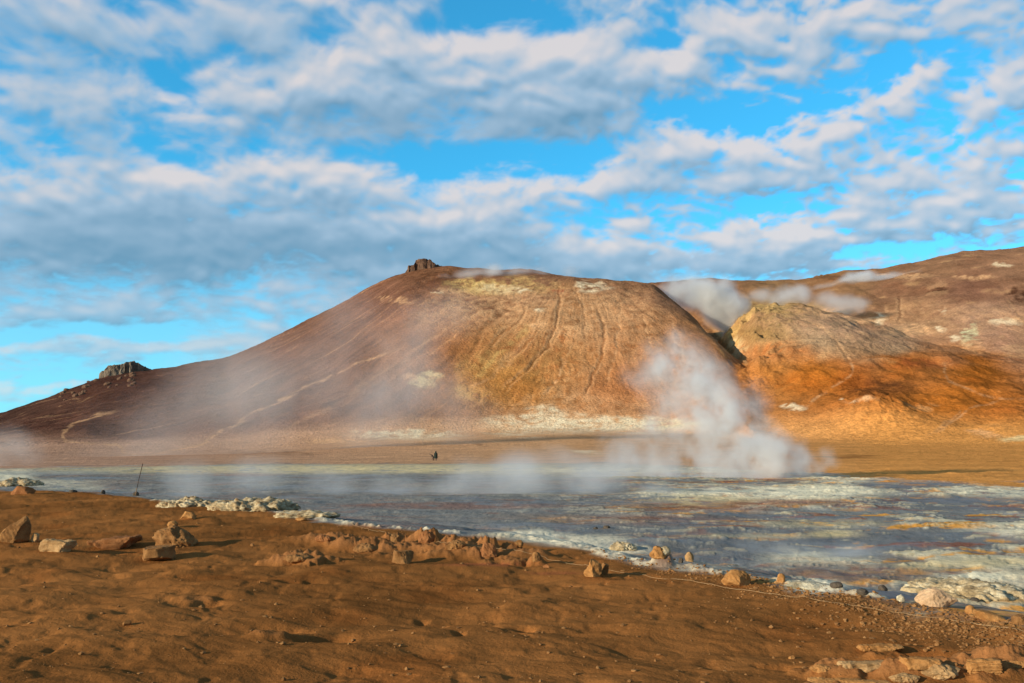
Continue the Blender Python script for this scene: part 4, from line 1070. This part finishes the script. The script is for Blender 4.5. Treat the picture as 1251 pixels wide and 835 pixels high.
def person(X, Y, hgt, pose, label):
    x, y, z = on_ground(X, Y); s_ = hgt / 1.75
    if pose == 'stand':
        J = [((0, 0, .95), (.15, .11)), ((0, 0, 1.2), (.16, .12)), ((0, 0, 1.42), (.17, .11)), ((0, 0, 1.52), .06), ((0, 0, 1.66), (.09, .11)), ((-.10, 0, .9), .09), ((-.13, .02, .5), .065), ((-.14, .03, .07), .045), ((-.14, -.12, .04), .04), ((.10, 0, .9), .09), ((.13, .02, .5), .065), ((.14, .03, .07), .045), ((.14, -.12, .04), .04),
             ((-.20, 0, 1.40), .06), ((-.27, .02, 1.14), .05), ((-.20, -.16, 1.00), .04), ((-.16, -.22, .99), .035), ((.20, 0, 1.40), .06), ((.27, .02, 1.14), .05), ((.22, -.12, .95), .04), ((.20, -.17, .92), .035)]
    else:
        J = [((0, 0, .80), (.15, .12)), ((-.14, 0, 1.0), (.16, .12)), ((-.28, 0, 1.14), (.17, .11)), ((-.36, 0, 1.20), .06), ((-.45, -.02, 1.27), (.09, .11)), ((-.02, -.09, .75), .09), ((-.08, -.12, .44), .065), ((.02, -.12, .07), .045), ((-.10, -.13, .04), .04), ((.04, .09, .75), .09), ((.02, .12, .44), .065), ((.12, .12, .07), .045), ((0, .13, .04), .04),
             ((-.28, -.2, 1.12), .06), ((-.50, -.24, 1.18), .05), ((-.70, -.24, 1.34), .04), ((-.78, -.24, 1.40), .035), ((-.26, .2, 1.1), .06), ((-.34, .24, .86), .05), ((-.42, .2, .68), .04), ((-.45, .2, .64), .035)]
    B = [(0, 1), (1, 2), (2, 3), (3, 4), (0, 5), (5, 6), (6, 7), (7, 8), (0, 9), (9, 10), (10, 11), (11, 12), (2, 13), (13, 14), (14, 15), (15, 16), (2, 17), (17, 18), (18, 19), (19, 20)]
    o = skin_body('person', J, B, M_CLOTH); o.location = (x, y, z - 0.02); o.scale = (s_, s_, s_)
    tag(o, label, 'person', 'people far out on the flat')
    if pose == 'stand':
        prof = [(.30, .42), (.31, .6), (.30, .95), (.29, 1.2), (.27, 1.38), (.15, 1.5), (.135, 1.6), (.14, 1.70), (.10, 1.78), (.0, 1.80)]
        n = 20; V = [(r_ * 1.15 * math.cos(2 * math.pi * k / n), r_ * 0.85 * math.sin(2 * math.pi * k / n) + .01, h_) for r_, h_ in prof for k in range(n)]
        F = [(i * n + k, i * n + (k + 1) % n, (i + 1) * n + (k + 1) % n, (i + 1) * n + k) for i in range(len(prof) - 1) for k in range(n)]
        mesh_obj('coat', V, F, M_COAT, o)
    return o
person(532.3, 563, 1.75, 'stand', 'person in a long dark hooded coat standing far out on the flat')
person(529.2, 563, 1.6, 'bend', 'person bending forward beside the dark coated one, one arm stretched out')

# ------------------------------------------------------------------ steam
def at_dist(X, Y, r_):
    dx, dy, dz = (float(v) for v in pix_dir(X, Y)); n = math.hypot(dx, dy)
    return np.array([dx / n * r_, dy / n * r_, CAM_Z + dz / n * r_])

def steam(label, blobs, dist, dens, nscale, thr, seed, group=None, ry=1.0, step=1.0, aniso=0.35, stretch=(1, 1, 1)):
    """blobs: X, Y, radius in pixels, strength[, extra metres of distance]"""
    m = dist / F_PX
    C = [(at_dist(b[0], b[1], dist + (b[4] if len(b) > 4 else 0)), b[2] * m, b[3]) for b in blobs]
    org = np.mean([c[0] for c in C], 0)
    # a closed skin hugging the cloud
    V, F = ico(3); VV, FF = [], []
    for k, (c, r_, s_) in enumerate(C):
        VV.append(V * np.array([r_, r_ * 1.0, r_ * ry]) * 1.22 + (c - org)); FF.append(F + k * len(V))
    mat, nt = new_mat('steam'); L = nt.links.new
    out = N_(nt, 'ShaderNodeOutputMaterial'); vol = N_(nt, 'ShaderNodeVolumeScatter'); tc = N_(nt, 'ShaderNodeTexCoord')
    vol.inputs['Color'].default_value = (0.98, 0.98, 0.98, 1); vol.inputs['Anisotropy'].default_value = aniso
    wrp = N_(nt, 'ShaderNodeTexNoise', i_Scale=nscale * 0.55, i_Detail=2.0); L(tc.outputs['Object'], wrp.inputs['Vector'])
    w2 = N_(nt, 'ShaderNodeVectorMath', operation='MULTIPLY_ADD'); L(wrp.outputs['Color'], w2.inputs[0])
    rm = float(np.mean([c[1] for c in C])); w2.inputs[1].default_value = (rm * 1.1,) * 3
    off = N_(nt, 'ShaderNodeVectorMath', operation='SUBTRACT'); L(tc.outputs['Object'], off.inputs[0]); off.inputs[1].default_value = (rm * 0.55,) * 3
    L(off.outputs[0], w2.inputs[2])
    acc = None
    for (c, r_, s_) in C:
        q_ = c - org
        mp = N_(nt, 'ShaderNodeMapping', vector_type='TEXTURE'); L(w2.outputs[0], mp.inputs[0])
        mp.inputs['Location'].default_value = tuple(q_); mp.inputs['Scale'].default_value = (r_, r_, r_ * ry)
        ln = N_(nt, 'ShaderNodeVectorMath', operation='LENGTH'); L(mp.outputs[0], ln.inputs[0])
        g = N_(nt, 'ShaderNodeMapRange', i_1=0.0, i_2=1.0, i_3=s_, i_4=0.0); g.interpolation_type = 'SMOOTHSTEP'; L(ln.outputs['Value'], g.inputs[0])
        if acc is None: acc = g.outputs[0]
        else:
            a = N_(nt, 'ShaderNodeMath', operation='ADD'); L(acc, a.inputs[0]); L(g.outputs[0], a.inputs[1]); acc = a.outputs[0]
    mpn = N_(nt, 'ShaderNodeMapping'); L(tc.outputs['Object'], mpn.inputs[0]); mpn.inputs['Scale'].default_value = stretch; mpn.inputs['Location'].default_value = (seed * 1.3, seed * 2.1, 0)
    no = N_(nt, 'ShaderNodeTexNoise', i_Scale=nscale, i_Detail=5.0, i_Roughness=0.6); L(mpn.outputs[0], no.inputs['Vector'])
    nm = N_(nt, 'ShaderNodeMapRange', i_1=thr, i_2=thr + 0.36, i_3=0.0, i_4=1.0); L(no.outputs['Fac'], nm.inputs[0])
    mu = N_(nt, 'ShaderNodeMath', operation='MULTIPLY'); ac2 = N_(nt, 'ShaderNodeMath', operation='MINIMUM'); L(acc, ac2.inputs[0]); ac2.inputs[1].default_value = 1.5; L(ac2.outputs[0], mu.inputs[0]); L(nm.outputs[0], mu.inputs[1])
    m2 = N_(nt, 'ShaderNodeMath', operation='MULTIPLY'); L(mu.outputs[0], m2.inputs[0]); m2.inputs[1].default_value = dens
    L(m2.outputs[0], vol.inputs['Density']); L(vol.outputs[0], out.inputs['Volume'])
    try: mat.cycles.volume_step_rate = step
    except Exception: pass
    o = mesh_obj('steam', np.concatenate(VV), np.concatenate(FF), mat)
    rmsh = o.modifiers.new('r', 'REMESH'); rmsh.mode = 'VOXEL'; rmsh.voxel_size = min(c[1] for c in C) * 0.22
    dg = bpy.context.evaluated_depsgraph_get()
    me2 = bpy.data.meshes.new_from_object(o.evaluated_get(dg)); o.modifiers.clear(); o.data = me2
    me2.materials.clear(); me2.materials.append(mat)
    o.location = org
    return tag(o, label, 'steam', group, 'stuff')

steam('dense grey steam plume rising from a vent on the far side of the mud flat',
      [(1022, 573, 14, .4), (1010, 562, 18, .5), (1000, 574, 16, .9), (980, 570, 24, 1.3), (955, 558, 36, 1.3), (926, 542, 44, 1.0), (898, 522, 48, .95), (876, 498, 50, .9), (856, 472, 50, .88), (836, 448, 46, .72), (812, 436, 40, .55), (900, 578, 46, .85), (858, 580, 48, .7), (815, 580, 48, .55), (770, 580, 44, .45), (730, 582, 40, .35), (940, 582, 40, .95), (912, 490, 36, .45), (850, 525, 48, .55), (815, 500, 44, .42), (790, 460, 40, .30), (800, 540, 44, .4), (760, 550, 40, .3)],
      86, 1.45, 0.42, 0.385, 3, 'steam over the hot ground', step=0.5)
steam('thin veil of steam drifting over the lower left face of the main hill',
      [(480, 480, 60, .95), (492, 430, 56, .9), (470, 520, 60, .9), (500, 385, 46, .6), (440, 500, 70, .6), (400, 470, 80, .45), (350, 480, 90, .38), (300, 500, 90, .34), (520, 480, 60, .6), (430, 400, 70, .40), (540, 380, 60, .40), (270, 455, 90, .28), (220, 520, 80, .26), (560, 510, 60, .40), (160, 530, 80, .2)],
      300, 0.056, 0.022, 0.26, 7, 'steam over the hot ground', step=1.0, stretch=(1.2, 1.2, 0.6))
steam('bright steam cloud boiling out of the ravine between the two hills',
      [(880, 372, 30, 1.0), (865, 362, 28, .9), (900, 372, 22, .7), (845, 358, 26, .6), (820, 354, 22, .4), (890, 392, 20, .9), (893, 410, 14, .7), (885, 352, 20, .5)],
      575, 0.65, 0.09, 0.24, 11, 'steam over the hot ground', step=0.7)
steam('faint steam behind the crest of the pale hill right of the ravine',
      [(955, 362, 20, .7), (975, 362, 22, .7), (930, 358, 18, .5), (1030, 372, 22, .6), (1050, 374, 16, .6), (1010, 366, 20, .4)],
      640, 0.30, 0.08, 0.26, 13, 'steam over the hot ground', ry=0.7, step=0.8)
steam('flat streak of steam lying along the upper right ridge',
      [(1040, 346, 26, .8), (1065, 345, 28, .9), (1095, 342, 24, .6), (1120, 340, 20, .4), (1015, 350, 22, .5)],
      760, 0.42, 0.07, 0.24, 17, 'steam over the hot ground', ry=0.42, step=0.8)
steam('low haze of steam curling over the summit of the main hill',
      [(570, 338, 24, .8), (600, 338, 26, .8), (635, 336, 24, .7), (660, 333, 18, .4), (545, 345, 20, .6), (700, 332, 18, .3)],
      590, 0.20, 0.07, 0.24, 19, 'steam over the hot ground', ry=0.6, step=0.8)
steam('thin steam drifting low across the middle of the mud flat',
      [(560, 596, 60, .7), (640, 590, 66, .9), (720, 592, 60, 1.0), (690, 565, 46, .7), (760, 565, 50, .8), (600, 622, 50, .6), (480, 594, 60, .7), (400, 596, 56, .6), (320, 590, 56, .5), (240, 588, 50, .45), (700, 624, 50, .6), (800, 615, 50, .7), (880, 625, 50, .6), (960, 635, 56, .6), (1040, 640, 50, .45), (1110, 640, 46, .3), (540, 625, 50, .5)],
      56, 0.66, 0.24, 0.29, 23, 'steam over the hot ground', ry=0.6, step=0.8)
steam('wisps of steam close above the mud beyond the gravel rim',
      [(1000, 690, 40, .8), (1040, 680, 40, .8), (960, 680, 40, .6), (1080, 690, 34, .6), (920, 670, 40, .5), (1120, 700, 26, .4)],
      26, 1.0, 0.8, 0.30, 29, 'steam over the hot ground', ry=0.6, step=0.8)
steam('small puff of steam above the mud at the right',
      [(1225, 665, 26, .8), (1250, 672, 28, .8), (1200, 670, 22, .5), (1280, 670, 30, .6)],
      32, 0.6, 0.7, 0.30, 31, 'steam over the hot ground', ry=0.7, step=0.8)
steam('small dim puff of steam at the foot of the left slope',
      [(30, 545, 24, .9), (15, 540, 26, .8), (-10, 545, 26, .8), (40, 560, 18, .6), (0, 565, 24, .6)],
      150, 0.20, 0.09, 0.26, 37, 'steam over the hot ground', step=0.8)
